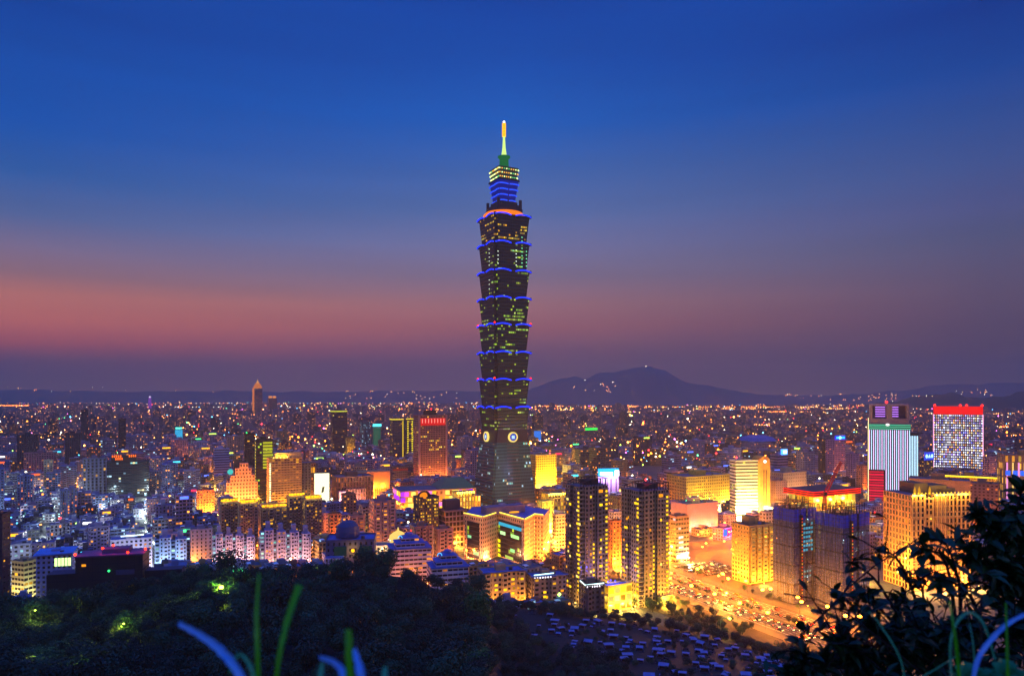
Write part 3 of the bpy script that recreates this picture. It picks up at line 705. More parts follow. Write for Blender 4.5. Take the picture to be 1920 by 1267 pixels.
def hotel_grid():
    m = facade(.75, .45, .16, 'gold', 1.2, row=.0, glass='5a2a10')
    o, w_, d_, h = bld('hotel', 'gold balcony hotel', 'golden lit hotel slab with balcony rows and a bright bulb strip down its edge', 'hotel', 500, 566, 858, 950, 880, .45, mat=m, color='f0a850', bay=3.4, st=3.1)
    mb = MB()
    for i in range(22): mb.box(-w_/2-.1, w_/2-.4, -d_/2-.9, -d_/2+.05, 4+i*(h-8)/22, 4.7+i*(h-8)/22, 0)
    mb.build('balcony_bands', WALL, o, color=H('e8b878'))
    for i in range(24): pane(o, 'F', w_, d_, -w_/2+1.5, 8+i*(h-12)/24, 1.7, 1.6, G('fff4b0', 3), 'bulb')
    bx(o, 'side_wing', facade(.4, .5, .08, 'warm'), w_/2, w_/2+12, -d_/2+4, d_/2, 0, h-7, '5a5550')
    bx(o, 'roof_block', WALL, -w_*.3, w_*.5, -2, d_*.4, h-1, h+6, 'c89868')
    lampset(o, [(-w_/2+u*w_, -d_/2-9, 1) for u in (.05, .35, .65, .95)], (1, .42, .04), 26000, 2)
    lampset(o, [(-w_*.35+i*4, -d_/2+1.5, h+.6) for i in range(5)], (1, .7, .1), 500, .5, .5)
hotel_grid()
m_gt = facade(.85, .6, .07, 'green', 1.1, row=.1, glass='0a1a18')
o, w_, d_, h = bld('office_tower', 'green glass twin slab', 'dark green glass office slab with bright yellow lit upper storeys', 'building', 477, 512, 823, 945, 985, .7, mat=m_gt, color='20302a', bay=2.6, st=3.8)
for i in range(9): pane(o, 'F', w_, d_, w_*.18, h-5-i*4.2, w_*.55, 2.7, G('c8c820', .9+.1*(i % 3)))
for i in range(18): pane(o, 'S', w_, d_, d_*.2, h-5-i*4.2, 3.2, 2.0, G('ffd830', 1.3))
o, w_, d_, h = bld('office_tower', 'black slab with green cap light', 'nearly black narrow slab tower behind the green glass slab', 'building', 457, 478, 812, 880, 1180, .7, mat=m_dk, color='14161c')
mb = MB(); mb.octa((-w_*.3, -d_/2, h+1), 1.3); mb.build('green_light', G('30ff70', 3), o)
o, w_, d_, h = bld('office_tower', 'brown tower by gold hotel', 'brown office tower with lit crown storeys between the gold hotel and billboard', 'building', 556, 592, 868, 925, 930, .7, mat=facade(.5, .6, .1, 'orange', 1.1), color='8a6038', bay=3)
for i in range(5): pane(o, 'F', w_, d_, -w_*.38+i*w_*.19, h-9, 3, 7, G('ffa81e', 1.1))
lampset(o, [(0, -d_/2-8, 1)], OC, 26000, 2)
# bright billboard building
o, w_, d_, h = bld('billboard_building', 'glowing white billboard', 'building wrapped in a huge glowing white billboard showing a tilted dark shape', 'billboard', 588, 620, 886, 928, 925, .25, yaw=R(12), mat=facade(.4, .4, .1), color='302420', tank=False)
e = bx(o, 'screen', G('fffbd0', 1.6, True), -w_/2+1, w_/2-1.5, -d_/2-.8, -d_/2-.2, 5, h-.5)
mb = MB(); mb.quad([(-1.5, 0, -4.2), (1.5, 0, -3.4), (2.8, 0, 4.0), (-.2, 0, 3.4)]); mb.build('dark_shape', principled('advert_ink', H('2a3010'), .6), o, (.5, -d_/2-.9, h*.56))
lampset(o, [(0, -d_/2-14, 2)], (1, .85, .5), 30000, 2)
# government hall, orange
o, w_, d_, h = bld('civic_hall', 'broad orange lit hall', 'broad low hall with blank orange lit upper wall above a row of tall openings', 'building', 650, 731, 884, 925, 1010, .5, mat=facade(.3, .95, .0, glass='5a2808'), color='e08a50', bay=3.2, st=40, tank=False, body=False)
bx(o, 'wall', WALL, -w_/2, w_/2, -d_/2, d_/2, h*.45, h, 'e09058'); bx(o, 'colonnade', facade(.35, .9, .0, glass='4a2008'), -w_/2+.5, w_/2-.5, -d_/2+.5, d_/2, 0, h*.45, 'd08848', bay=3.2, st=14)
lampset(o, [(-w_*.3+i*w_*.2, -d_/2-2.5, h*.45) for i in range(4)], YC, 3500, 1)
lampset(o, [(-w_*.3+i*w_*.3, -d_/2-14, 1) for i in range(3)], OC, 15000, 2)
o, w_, d_, h = bld('civic_hall', 'dark roofed hall complex', 'brown hall complex with terraced dark roofs and tall window strips', 'building', 622, 700, 892, 945, 965, .7, mat=facade(.45, .8, .25, 'orange', .8, glass='281410'), color='7a5a48', bay=4, st=6)
bx(o, 'upper_terrace', facade(.4, .7, .3, 'orange', .8), -w_*.3, w_*.25, -d_/2-6, -d_/2+8, 0, h*.6, '9a7058', bay=4, st=6)
bx(o, 'pink_gate', WALL, -w_*.5, -w_*.32, -d_/2-10, -d_/2-1, 0, h*.55, 'e0b0b8')
lampset(o, [(-w_*.4, -d_/2-17, 3), (-w_*.1, -d_/2-18, 3)], (1, .5, .5), 14000, 2)
o, w_, d_, h = bld('office_block', 'red banded grey block', 'grey office block with red band under its roof beside the orange hall', 'building', 732, 765, 874, 905, 1090, .5, mat=facade(.8, .4, .05, 'orange', 1), color='7a5c58', bay=3)
bx(o, 'red_band', G('b03028', .5), -w_/2, w_/2, -d_/2-.5, -d_/2-.1, h-6, h-3.5)
# the mall with a green hipped roof and lit panels
def mall():
    o, w_, d_, h = bld('shopping_mall', 'green roofed mall', 'shopping mall with faceted dark green roof and glowing magenta and yellow panels', 'mall', 735, 892, 916, 962, 900, .55, yaw=R(20), mat=facade(.5, .6, .5, 'gold', 1.0, glass='7a4a10'), color='d09a60', bay=6, st=6, tank=False)
    rp = [(w_*.02, -d_*.45), (w_*.5, -d_*.45), (w_*.5, d_*.45), (w_*.02, d_*.45)]
    mb = MB(); cx = w_*.27; top = [(cx-w_*.12, -d_*.1), (cx+w_*.12, -d_*.1), (cx+w_*.12, d_*.12), (cx-w_*.12, d_*.12)]
    mb.prism(rp, h+.05, h+11, 0, 0, top); mb.build('roof', principled('green_roof', H('2c6a48'), .5), o)
    rnd = random.Random(3); pm = [G('ff50e8', 1.7), G('ffb81c', 1.6), G('b030ff', 1.6), G('ffe060', 1.7), G('ff80d0', 1.4)]
    for i in range(22):
        for j in range(3):
            if rnd.random() < .62:
                u = -w_/2+3+(w_-6)*i/21; zz_ = h-4-j*7; mb = MB(); mb.box(-2.6, 2.6, -.4, .4, -2.6, 2.6, 0)
                c = rnd.choices((0, 1, 2, 3, 4), (4 if i > 12 else 1, 5, 2, 3, 2))[0]; mb.build('lit_panel', pm[c], o, (u, -d_/2-.6, zz_))
    for i in range(7):
        mb = MB(); mb.box(-2.8, 2.8, -.4, .4, -2.6, 2.6, 0); q = mb.build('lit_panel', rnd.choice(pm), o, (-w_/2-.6, -d_/2+4+i*6, h-4-6*(i % 2))); q.rotation_euler = (0, 0, R(-90))
    bx(o, 'gold_pavilion', facade(.5, .8, 1.0, 'gold', 1.5), w_*.28, w_*.52, -d_/2-13, -d_/2-2, 0, h-8, 'e8b040', bay=4, st=9)
    lampset(o, [(-w_*.5+i*w_*.16, -d_/2-16, 2) for i in range(6)], (1, .4, .1), 7000, 2)
mall()
o, w_, d_, h = bld('pavilion', 'gold lit pavilion roof', 'low building with a row of golden lights on its roof edge in front of mall', 'building', 848, 890, 921, 948, 860, .6, mat=facade(.5, .8, .9, 'gold', 1.2), color='8a7a40', bay=4, st=5, tank=False)
lampset(o, [(-w_/2+1+i*(w_-2)/7, -d_/2-.6, h-2) for i in range(8)], (1, .75, .12), 700, .5, .9, es=4)
# yellow office right of the tower
o, w_, d_, h = bld('office_block', 'yellow lit office behind the tower', 'yellow floodlit office block with a regular window grid right of the tall tower', 'building', 992, 1043, 852, 918, 1110, .6, mat=facade(.6, .5, .05, 'gold', 1.2, glass='4a2c04'), color='f0c040', bay=3.3, st=3.6, tank=False)
lampset(o, [(-w_/2+u*w_, -d_/2-13, 3) for u in (.1, .5, .9)], (1, .68, .08), 60000, 2)
lampset(o, [(w_*.2, -d_/2+1, h+2)], (1, .1, .1), 0, 1, 1.4, 'warning_light', 6)
o, w_, d_, h = bld('pavilion', 'gold ringed low rotunda', 'low block crowned by a ring of golden lamps right of the tower foot', 'building', 1015, 1062, 924, 960, 870, .7, mat=facade(.5, .8, .4, 'gold', 1.2), color='a89040', bay=4, st=5, tank=False)
lampset(o, [(-w_/2+1+i*(w_-2)/7, -d_/2-.6, h-2) for i in range(8)], (1, .75, .12), 900, .5, .9, es=4)
o, w_, d_, h = bld('pavilion', 'yellow green lit podium', 'podium floodlit yellow green at the foot of the tall tower', 'building', 1008, 1038, 938, 985, 800, .7, mat=facade(.3, .6, .3, 'green', 1.2), color='b8c060', bay=4, st=5, tank=False)
lampset(o, [(0, -d_/2-6, 2), (w_/2+5, -d_/2, 2)], (.9, 1, .12), 26000, 1.5)
# folded office with glowing roof edge
def front_office():
    X, Y = WX(945, 655), 655; o = empty('office_block', (X, Y, 0), YAW, 'folded beige office building with a glowing line along its roof and dark glass walls', 'building')
    h = WZ(966, 655)
    z = lambda py: WZ(py, 640)
    def L(px, YY): v = Vector((WX(px, YY), YY, 0))-Vector((X, Y, 0)); v.rotate(__import__('mathutils').Matrix.Rotation(-YAW, 3, 'Z')); return (v.x, v.y)
    pts = [L(871, 660), L(905, 640), L(934, 666), L(983, 628), L(1002, 655), L(1019, 650)]
    bk_ = [L(1030, 690), L(960, 720), L(885, 705)]
    reg_hero('folded office with glowing roof', 868, 1020, 958, 1060, 640, o, 66, 40)
    poly = pts+bk_
    wm = facade(.42, .5, .0, glass='20140c', fixed='d8a878'); mb = MB(); mb.prism(poly, 0, h, 0, 1, bay=3.2, st=4.1); mb.build('wall', [wm, ROOFB], o)
    mb = MB()
    for a, b in zip(pts, pts[1:]): a, b = Vector(a), Vector(b); mb.obox((a+b)/2, b-a, (b-a).length+.6, .9, h, h+1.6, 0)
    mb.build('parapet', WALL, o, color=H('e0b088'))
    for a, b in zip(pts, pts[1:]):
        n = Vector((Vector(b)-Vector(a)).yx); n.y *= -1; n.normalize(); n = Vector((n.x, n.y))
        strip(o, 'roof_light', G('ffe050', 2.2), [(a[0]+n.x*.8, a[1]+n.y*.8, h+1.7), (b[0]+n.x*.8, b[1]+n.y*.8, h+1.7)], .5)
    def panel(i, t0, t1, z0, z1, mat, name, off=.35, bay=3, st=4.1):
        a, b = Vector(pts[i]), Vector(pts[i+1]); d = b-a; n = Vector((d.y, -d.x)).normalized(); p, q = a+d*t0+n*off, a+d*t1+n*off
        mb = MB(); nu = max(1, round((q-p).length/bay)); nv = max(1, round((z1-z0)/st))
        mb.quad([(p.x, p.y, z0), (q.x, q.y, z0), (q.x, q.y, z1), (p.x, p.y, z1)], 0, [(0, 0), (nu, 0), (nu, nv), (0, nv)])
        p2, q2 = p-n*(off+.1), q-n*(off+.1)
        for (e, f) in ((p2, p), (q, q2)): mb.quad([(e.x, e.y, z0), (f.x, f.y, z0), (f.x, f.y, z1), (e.x, e.y, z1)])
        mb.quad([(p.x, p.y, z1), (q.x, q.y, z1), (q2.x, q2.y, z1), (p2.x, p2.y, z1)]); return mb.build(name, mat, o)
    gl = facade(.94, .8, .02, 'green', 1, row=.05, glass='120e18', fixed='2a2026')
    panel(0, .16, .82, 2, h-5, gl, 'glass_wall'); panel(2, .02, .9, 2, h-5, gl, 'glass_wall')
    panel(2, .04, .9, h-10, h-7, G('38c8f0', .85), 'lit_window', .5); panel(2, .1, .3, h-18, h-15, G('c8ffa8', 1.4), 'lit_window', .5); panel(2, .52, .82, h-18, h-15, G('b8ff90', 1.4), 'lit_window', .5)
    panel(2, .5, .66, h-31, h-28, G('b0ff98', 1.2), 'lit_window', .5); panel(2, .3, .6, h-38, h-35.5, G('d0e860', 1), 'lit_window', .5); panel(0, .2, .4, h-20, h-17.5, G('a8ffb0', .9), 'lit_window', .5); panel(0, .5, .8, h-34, h-31, G('c8f0a0', 1), 'lit_window', .5)
    for i in range(5): panel(2, .0, .1, h-26-4.4*i, h-23.2-4.4*i, G('ffe010', 1.5), 'lit_window', .55)
    for i in range(13): panel(4, -.06, .04, h-5.5-i*3.3, h-3.6-i*3.3, G('ffec80', 1.5), 'lit_window', .55)
    for i in range(10):
        for jj, t in ((3, .45), (4, .6)): panel(jj, t, t+.06, h-6-i*4, h-4.8-i*4, G('ffdc90', 1.2), 'lit_window', .55)
    bx(o, 'roof_block', WALL, -14, 26, 8, 20, h, h+7, '8a7080')
    mb = MB(); mb.lathe([(0, 0), (5, .0), (5, .8), (0, .8)], 16); e = mb.build('roof_skylight', G('ffa018', 1.5), o, (12, 3, h+1.4)); e.scale = (1, .5, 1)
    lampset(o, [(L(992, 634)[0], L(992, 634)[1]-4, 3), (L(1008, 640)[0]+2, L(1008, 640)[1]-6, 3)], (1, .34, .04), 16000, 1.5)
    lampset(o, [(L(915, 640)[0]+3, L(915, 640)[1]+2, 3), (L(873, 650)[0], L(873, 650)[1]-6, 4)], (1, .5, .22), 6500, 1.5)
front_office()
o, w_, d_, h = bld('office_block', 'dark gridded office', 'dark office with deep gridded window openings left of the folded office', 'building', 822, 876, 955, 1035, 705, .8, mat=facade(.75, .72, .03, 'orange', .9, glass='0c0a12'), color='8a6a68', bay=4, st=5, tank=False)
bx(o, 'curved_roof', principled('roof_plum', H('3a2c3c'), .6), -w_*.35, w_*.3, -2, d_*.45, h, h+9)
lampset(o, [(0, -d_/2-4, 3)], YC, 9000, 1)
o, w_, d_, h = bld('apartment_block', 'white office slab by the twin towers', 'pale slab with dark window bands between the folded office and the twin towers', 'building', 1036, 1064, 963, 1040, 690, .5, mat=facade(.7, .5, .03, 'warm', 1, glass='181408'), color='c8c0a0', bay=3.2, st=3.5, tank=False)
lampset(o, [(-w_/2-6, -d_/2-6, 3)], YC, 15000, 1)

# ---- twin residential towers
def twin(x0, x1, top, Y, label, short, seed):
    X, YY, w_, d_, h = site(x0, x1, top+13, Y, .8)
    o = empty('residential_tower', (X, YY, 0), YAW, label, 'tower', 'twin residential towers'); reg_hero(short, x0, x1, top, 1118, Y, o, w_, d_)
    m = facade(.5, .55, .02, 'gold', 1.1, glass='0a0a12'); hw, hd = w_/2, d_/2; rnd = random.Random(seed)
    pl = [(-hw, -hd+2), (-hw+4, -hd+2), (-hw+4, -hd), (-2, -hd), (-2, -hd+2.2), (2, -hd+2.2), (2, -hd), (hw-6, -hd), (hw-6, -hd+2), (hw, -hd+2), (hw, hd), (-hw, hd), (-hw, 4), (-hw+2, 4), (-hw+2, -1), (-hw, -1)]
    mb = MB(); mb.prism(pl, 0, h, 0, 1, bay=3.1, st=3.15); mb.build('wall', [m, ROOF], o, color=H('8a7460' if seed == 1 else '9a8468'))
    st = 3.15; n = int(h/st)
    mb = MB()
    for i in range(n):
        for (a, b) in ((-hw+.2, -hw+3.9), (hw-5.8, hw-.2)): mb.box(a, b, -hd+.6, -hd+2.0, 2+i*st, 2.9+i*st, 0)
    mb.build('balcony_rails', WALL, o, color=H('a08c70'))
    for i in range(2, n-1):
        zz_ = 3.6+i*st
        if rnd.random() < .93: put_w = pane(o, 'S', w_, d_, hd-2.4, zz_, 1.9, 1.4, YEL, 'balcony_light')
        if rnd.random() < .93: pane(o, 'F', w_, d_-3.6, hw-1.6, zz_, 1.6, 1.4, YEL, 'balcony_light')
        if i < n*.5 and rnd.random() < .8: pane(o, 'F', w_, d_-4.2, 0, zz_, 1.6, 1.5, YEL)
    for _ in range(34):
        i = rnd.randrange(2, n-2); u = rnd.choice((-hw+6, -hw+9, 5, 8.2)) if rnd.random() < .6 else None
        mm = rnd.choice((YEL, YEL, ORA, WARM)); big = rnd.random() < .35
        if u is not None and abs(u) < hw-7: pane(o, 'F', w_, d_, u, 3.7+i*st, 2.6 if big else 1.4, 1.7, mm)
        else: pane(o, 'S', w_, d_, rnd.choice((-hd+3, -hd+6.5, -6, 6, 9)), 3.7+i*st, 1.6 if not big else 2.6, 1.6, mm)
    pane(o, 'F', w_, d_, 8 if hw > 15 else 5, h-4, 3.2, 2.2, ORA); pane(o, 'F', w_, d_, 4, h-4, 1.8, 2.2, ORA)
    # arched steel crown
    mb = MB(); H1 = WZ(top, Y)-h
    def zc(t): return 2+(H1-2)*min(1, math.sin(min(1, t*1.5)*pi/2))
    for yy in (-hd+1, hd-2):
        mb.tube([(-hw+1+(w_-2)*t/10, yy, h+zc(t/10)) for t in range(11)], .38, 4)
        for t in range(11): mb.tube([(-hw+1+(w_-2)*t/10, yy, h-.5), (-hw+1+(w_-2)*t/10, yy, h+zc(t/10))], .28, 4)
    for t in (0, 3, 5, 7, 10): mb.tube([(-hw+1+(w_-2)*t/10, -hd+1, h+zc(t/10)), (-hw+1+(w_-2)*t/10, hd-2, h+zc(t/10))], .3, 4)
    mb.build('steel_crown', DARK, o)
    bx(o, 'lift_house', WALL, -hw*.3, hw*.6, -hd*.3, hd*.5, h+.01, h+H1*.75, '2c2830')
    bx(o, 'podium', facade(.8, .8, 1.0, 'gold', 1.7), hw*.15, hw+1.5, -hd-1.5, -hd+5, 0, 6.5, 'f0c060', bay=5, st=6)
    lampset(o, [(hw*.2, -hd-7, 2), (hw*.8, -hd-8, 2), (hw+8, -hd+6, 2)], (1, .56, .05), 5500, 1.2)
    lampset(o, [(-hw-4, -hd, 2)], (1, .6, .1), 1800, 1.2)
    if seed == 2: lampset(o, [(0, 0, h+H1+1.5)], (1, .03, .03), 500, 1, 1.0, 'warning_light', 9)
twin(1060, 1143, 897, 520, 'tall brown residential tower with arched steel crown, nearer to the tall stacked tower', 'first twin tower', 1)
twin(1165, 1257, 905, 512, 'tall brown residential tower with arched steel crown and red warning light on top', 'second twin tower', 2)
o, w_, d_, h = bld('podium_block', 'bright yellow podium', 'low bright yellow lit podium between the two residential towers', 'building', 1128, 1185, 1094, 1130, 500, .4, mat=facade(.85, .7, 1.0, 'gold', 1.8), color='f0c050', bay=5, st=5, tank=False)
lampset(o, [(-w_*.2, -d_/2-6, 2), (w_*.3, -d_/2-6, 2)], (1, .62, .08), 7000, 1)
lampset(o, [(-6, 2, h+1), (-3, 3, h+1.5), (0, 2, h+1)], (.1, .1, 1), 1500, .7, .8, 'blue_lamp', 3)

# ---- foreground apartment row and villas
def apts(x0, x1, top, Y, label, short, col, seed, roofc=ROOFB, ratio=.5, pal='gold', yaw=R(18), nb=5, lit=.3):
    o, w_, d_, h = bld('apartment_house', short, label, 'building', x0, x1, top, 1130, Y, ratio, yaw=yaw, mat=facade(.5, .5, lit*.5, pal, 1.2, glass='14121c'), color=col, bay=3.4, st=3.2, roof=roofc)
    rnd = random.Random(seed)
    for k in range(nb):
        u = -w_/2+w_*(k+.5)/nb
        if k % 2 == 0: bx(o, 'bay', facade(.6, .5, lit, pal, 1.3, glass='1c1610'), u-w_/nb*.32, u+w_/nb*.32, -d_/2-1.8, -d_/2, 0, h-1.2, col, bay=3, st=3.2, roof=roofc)
        else:
            for j in range(int(h/3.2)-1):
                if rnd.random() < .45: pane(o, 'F', w_, d_, u, 2.2+j*3.2, 2.2, 1.5, rnd.choice((YEL, ORA, WARM)))
    bx(o, 'eaves', roofc, -w_/2-.8, w_/2+.8, -d_/2-.8-1.2, -d_/2+.2, h-.45, h+.05)
    return o, w_, d_, h
apts(895, 985, 1068, 500, 'beige apartment row with blue roof and yellow lit bays below the folded office', 'beige apartment row', 'd0a070', 1)
lampset(HERO[-1]['o'], [(-9, -13, 3), (6, -13, 3), (15, -12, 3)], YC, 2600, .7)
o, w_, d_, h = apts(985, 1062, 1076, 505, 'brown apartment row with a white lit canopy along its roof', 'brown apartment row', '9a7a68', 2, nb=4, lit=.12)
strip(o, 'canopy_light', G('c8ffff', 2.4), [(-w_*.45, -d_/2-1.5, h+1.0), (w_*.1, -d_/2-2, h+1.6)], .4)
for i in range(7): pane(o, 'F', w_, d_+2, -w_*.42+i*w_*.075, h-1.2, .8, .9, G('f8f0ff', 2.6), 'canopy_bulb')
o, w_, d_, h = apts(1085, 1133, 1092, 470, 'grey corner house with curved white lit canopy in front of the twin towers', 'grey corner house', '6a5a58', 3, DARK, .9, nb=3, lit=.08)
strip(o, 'canopy_light', G('d8ffff', 2.4), [(-w_/2-1, d_*.1, h+.6), (-w_/2-1, -d_/2-1.4, h-.2), (w_*.4, -d_/2-2.2, h+.4)], .4)
for i in range(7): pane(o, 'F', w_, d_+2, -w_*.45+i*w_*.13, h-1.6, .7, .9, G('f8f0ff', 2.6), 'canopy_bulb')
def villa(x0, x1, top, Y, label, short, seed):
    X, YY, w_, d_, h = site(x0, x1, top+22, Y, .8, R(16)); o = empty('villa_block', (X, YY, 0), R(16), label, 'building', 'stepped villa blocks'); reg_hero(short, x0, x1, top, 1110, Y, o, w_, d_)
    m = facade(.9, .42, .1, 'warm', 1.2, glass='14182c'); hw, hd = w_/2, d_/2
    bx(o, 'wall', m, -hw, hw, -hd, hd, 0, h, 'b8b4c4', st=3.2, roof=ROOFB); bx(o, 'blue_roof', ROOFB, -hw-.6, hw+.6, -hd-.6, hd+.4, h, h+.5)
    for i, (f, z0, z1) in enumerate(((.72, h+.5, h+3.7), (.45, h+4.2, h+7.2))):
        bx(o, 'upper_storey', m, -hw*f, hw*f, -hd*f, hd*f, z0, z1, 'c0b4c8', st=3.2, roof=ROOFB)
        mb = MB(); mb.prism([(-hw*f-.6, -hd*f-.6), (hw*f+.6, -hd*f-.6), (hw*f+.6, hd*f+.6), (-hw*f-.6, hd*f+.6)], z1, z1+1.2, 0, 0, [(-hw*f*.6, -hd*f*.6), (hw*f*.6, -hd*f*.6), (hw*f*.6, hd*f*.6), (-hw*f*.6, hd*f*.6)]); mb.build('roof', ROOFB, o)
    mb = MB(); mb.lathe([(hw*.26, h+8.4), (hw*.22, h+10), (0, h+11)], 12); mb.build('dome', ROOFB, o)
    strip(o, 'arch_light', G('60c8ff', 1.8), [(-hw*.5+cos(a)*1.6, -hd*.46, h+7.4+sin(a)*2) for a in [pi*t/8 for t in range(9)]], .22)
    mb = MB(); mb.octa((hw*.1, 0, h+12), .7); mb.build('warning_light', G('ff2020', 5), o)
villa(800, 878, 1040, 500, 'blue roofed stepped villa block with small dome beside the beige apartment row', 'nearer villa block', 1)
villa(726, 808, 1005, 560, 'blue roofed stepped villa block with small dome under the golden dome', 'farther villa block', 2)

# ---- golden dome and the dark house with a round roof
def dome():
    Y = 610; o, w_, d_, h = bld('domed_hall', 'golden domed hall', 'small brilliantly lit hall with golden onion dome and white bulb rows', 'building', 703, 762, 1020, 1050, Y, .6, yaw=R(15), mat=facade(.5, .7, 1.0, 'warm', 1.6), color='ffe0b0', bay=3, st=4, tank=False)
    mb = MB(); mb.lathe([(6.5, h), (8, h+3), (7.2, h+6.5), (4, h+9), (1, h+10.5), (.4, h+13), (0, h+13.5)], 16, 0, (w_*.25, 0)); dm = mb.build('dome', G('ffd870', 1.1), o)
    for i in range(12): a = 2*pi*i/12; mb = MB(); mb.octa((w_*.25+cos(a)*8.2, sin(a)*8.2, h+3), .5); mb.build('bulb', WHT, dm)
    for i in range(14):
        for j in range(2): pane(o, 'F', w_, d_, -w_*.45+i*w_*.07, 2+j*3.4, 1.1, 1.1, G('fff0c0', 3.4), 'bulb')
    lampset(o, [(-w_*.3, -d_/2-6, 3), (w_*.3, -d_/2-7, 3)], (1, .8, .5), 9000, 1)
dome()
def gothic():
    Y = 540; o, w_, d_, h = bld('apartment_house', 'dark house with round roof', 'dark blue walled block with rounded ribbed roof turret and one glowing orange lamp', 'building', 612, 706, 1009, 1050, Y, .7, yaw=R(8), mat=facade(.35, .5, .04, 'cool', 1, glass='0a1828'), color='4a4c70', bay=4, st=4.4, roof=ROOFB)
    mb = MB(); mb.lathe([(9, h), (9, h+4), (8, h+8), (5, h+11), (0, h+12)], 14, 0, (-3, 2)); mb.build('ribbed_roof', principled('slate', H('30406c'), .5), o)
    for u in (-.2, .32): bx(o, 'bay_window', G('184048', .35), u*w_-4.5, u*w_+4.5, -d_/2-.6, -d_/2-.05, h-12, h-5)
    mb = MB(); mb.ball((w_*.06, -d_/2-1.2, h-8), 1.3); q = mb.build('wall_lamp', G('ffa810', 3), o); light(q, (w_*.06, -d_/2-3, h-8), YC, 900, .8)
    bx(o, 'front_wing', facade(.4, .5, .1, 'cool'), -w_*.5, -w_*.12, -d_/2-8, -d_/2-.02, 0, h*.72, 'a8acc8', roof=ROOFB)
gothic()
# ---- round topped apartment, brick towers, mid cluster
def simple(name, short, label, x0, x1, top, vb, Y, col, ratio=.7, lit=.12, pal='warm', ww=.5, wh=.5, bay=3.3, st=3.2, glass='10101a', yaw=YAW, row=0.0, roof=None, lamps=None, lc=OC, lw=12000, balc=None, group=None, es=1.3):
    o, w_, d_, h = bld(name, short, label, 'building', x0, x1, top, vb, Y, ratio, yaw=yaw, mat=facade(ww, wh, lit, pal, es, row=row, glass=glass), color=col, bay=bay, st=st, roof=roof, group=group)
    if balc:
        rnd = random.Random(x0)
        for k in range(balc):
            u = -w_/2+w_*(k+.5)/balc; ww_ = w_/balc*.3
            bx(o, 'balcony_stack', facade(.7, .45, lit*1.4, pal, es, glass='16121a'), u-ww_, u+ww_, -d_/2-1.5, -d_/2, 2, h-1.5, col, bay=2.8, st=st)
    if lamps: lampset(o, [(-w_/2+u*w_, -d_/2-8, 2) for u in lamps], lc, lw, 1.5)
    return o, w_, d_, h
o, w_, d_, h = simple('apartment_tower', 'round topped dark tower', 'dark apartment tower with round orange lit roof arch and yellow window columns', 775, 823, 930, 990, 700, '5a4a40', lit=.4, pal='gold', balc=3)
mb = MB(); mb.tube([(-w_*.2+cos(pi*t/8)*6, -d_/2+2, h+sin(pi*t/8)*5) for t in range(9)], 1.0, 5); mb.build('roof_arch', DARK, o); mb = MB(); mb.ball((-w_*.2, -d_/2+3, h+.5), 4, 0, 10, 6); mb.build('roof_lantern', G('ff9018', 1.1), o)
simple('apartment_tower', 'brick coloured stepped tower', 'brick coloured tower cluster with stacked terraces right of the golden dome', 768, 812, 985, 1060, 590, 'b07a60', .8, .05, bay=4, ww=.4, lamps=(.2, .8), lc=(1, .5, .25), lw=7000, balc=3)
simple('apartment_tower', 'brick twin slab', 'brick coloured slab with tall recess beside the villa block', 812, 850, 990, 1060, 600, 'c08468', .8, .05, bay=4, ww=.35, balc=2, lamps=(.5,), lc=(1, .5, .2), lw=7000)
simple('apartment_tower', 'grey tower with dark roof box', 'grey apartment tower with dark rooftop box and many orange lit balconies', 692, 742, 937, 1000, 660, '9a7880', .8, .35, 'orange', balc=3, glass='181018', lamps=(.5,), lw=7000)
simple('apartment_tower', 'slim grey balcony tower', 'slim grey apartment tower with yellow lit stair column', 672, 698, 945, 1010, 680, '7c7484', .8, .2, balc=2)
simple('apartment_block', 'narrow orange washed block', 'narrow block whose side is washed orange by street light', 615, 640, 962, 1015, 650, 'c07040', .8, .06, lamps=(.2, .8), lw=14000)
simple('apartment_block', 'salmon gabled block', 'salmon coloured apartment block with small gables on its roof', 652, 684, 965, 1010, 640, 'c88a6c', .7, .1, 'orange', balc=2, lamps=(.8,), lw=8000)
simple('apartment_block', 'brown hillside block', 'dark brown block with dim windows above the golden lit crossing', 640, 668, 925, 965, 800, '8a6048', .7, .14, 'warm')
# yellow crowned clusters
def crowned(x0, x1, top, Y, label, short, seed):
    o, w_, d_, h = simple('apartment_tower', short, label, x0, x1, top, 1010, Y, '7e6a60', .7, .1, 'gold', balc=4, glass='120e14')
    rnd = random.Random(seed); mt = G('ffc810', 1.6)
    mb = MB(); mb.box(-w_*.42, w_*.42, -d_*.4, d_*.4, h, h+2.6, 0); mb.build('crown_band', WALL, o, color=H('e0a030'))
    for i in range(6): mb = MB(); u = -w_*.42+w_*.84*i/5; mb.ball((u, -d_*.42-.4, h+1.4+rnd.random()), 1.1, 0, 6, 4); q = mb.build('crown_lamp', mt, o); light(q, (u, -d_*.42-2, h+2.4), (1, .7, .1), 420, .6)
    return o
CG = 'with golden lit crown'
crowned(411, 447, 940, 720, 'dark apartment tower with golden lit crown, nearest to the stepped gable hotel', 'first gold crowned block', 1)
crowned(446, 484, 942, 700, 'dark apartment tower with golden lit crown, directly under the gold balcony hotel', 'second gold crowned block', 2)
crowned(484, 540, 950, 730, 'wide dark apartment block with golden crown corner', 'third gold crowned block', 3)
crowned(537, 572, 929, 740, 'dark apartment tower with golden lit crown left of the billboard', 'fourth gold crowned block', 4)
crowned(568, 604, 934, 720, 'dark apartment tower with golden lit crown just below the billboard', 'fifth gold crowned block', 5)
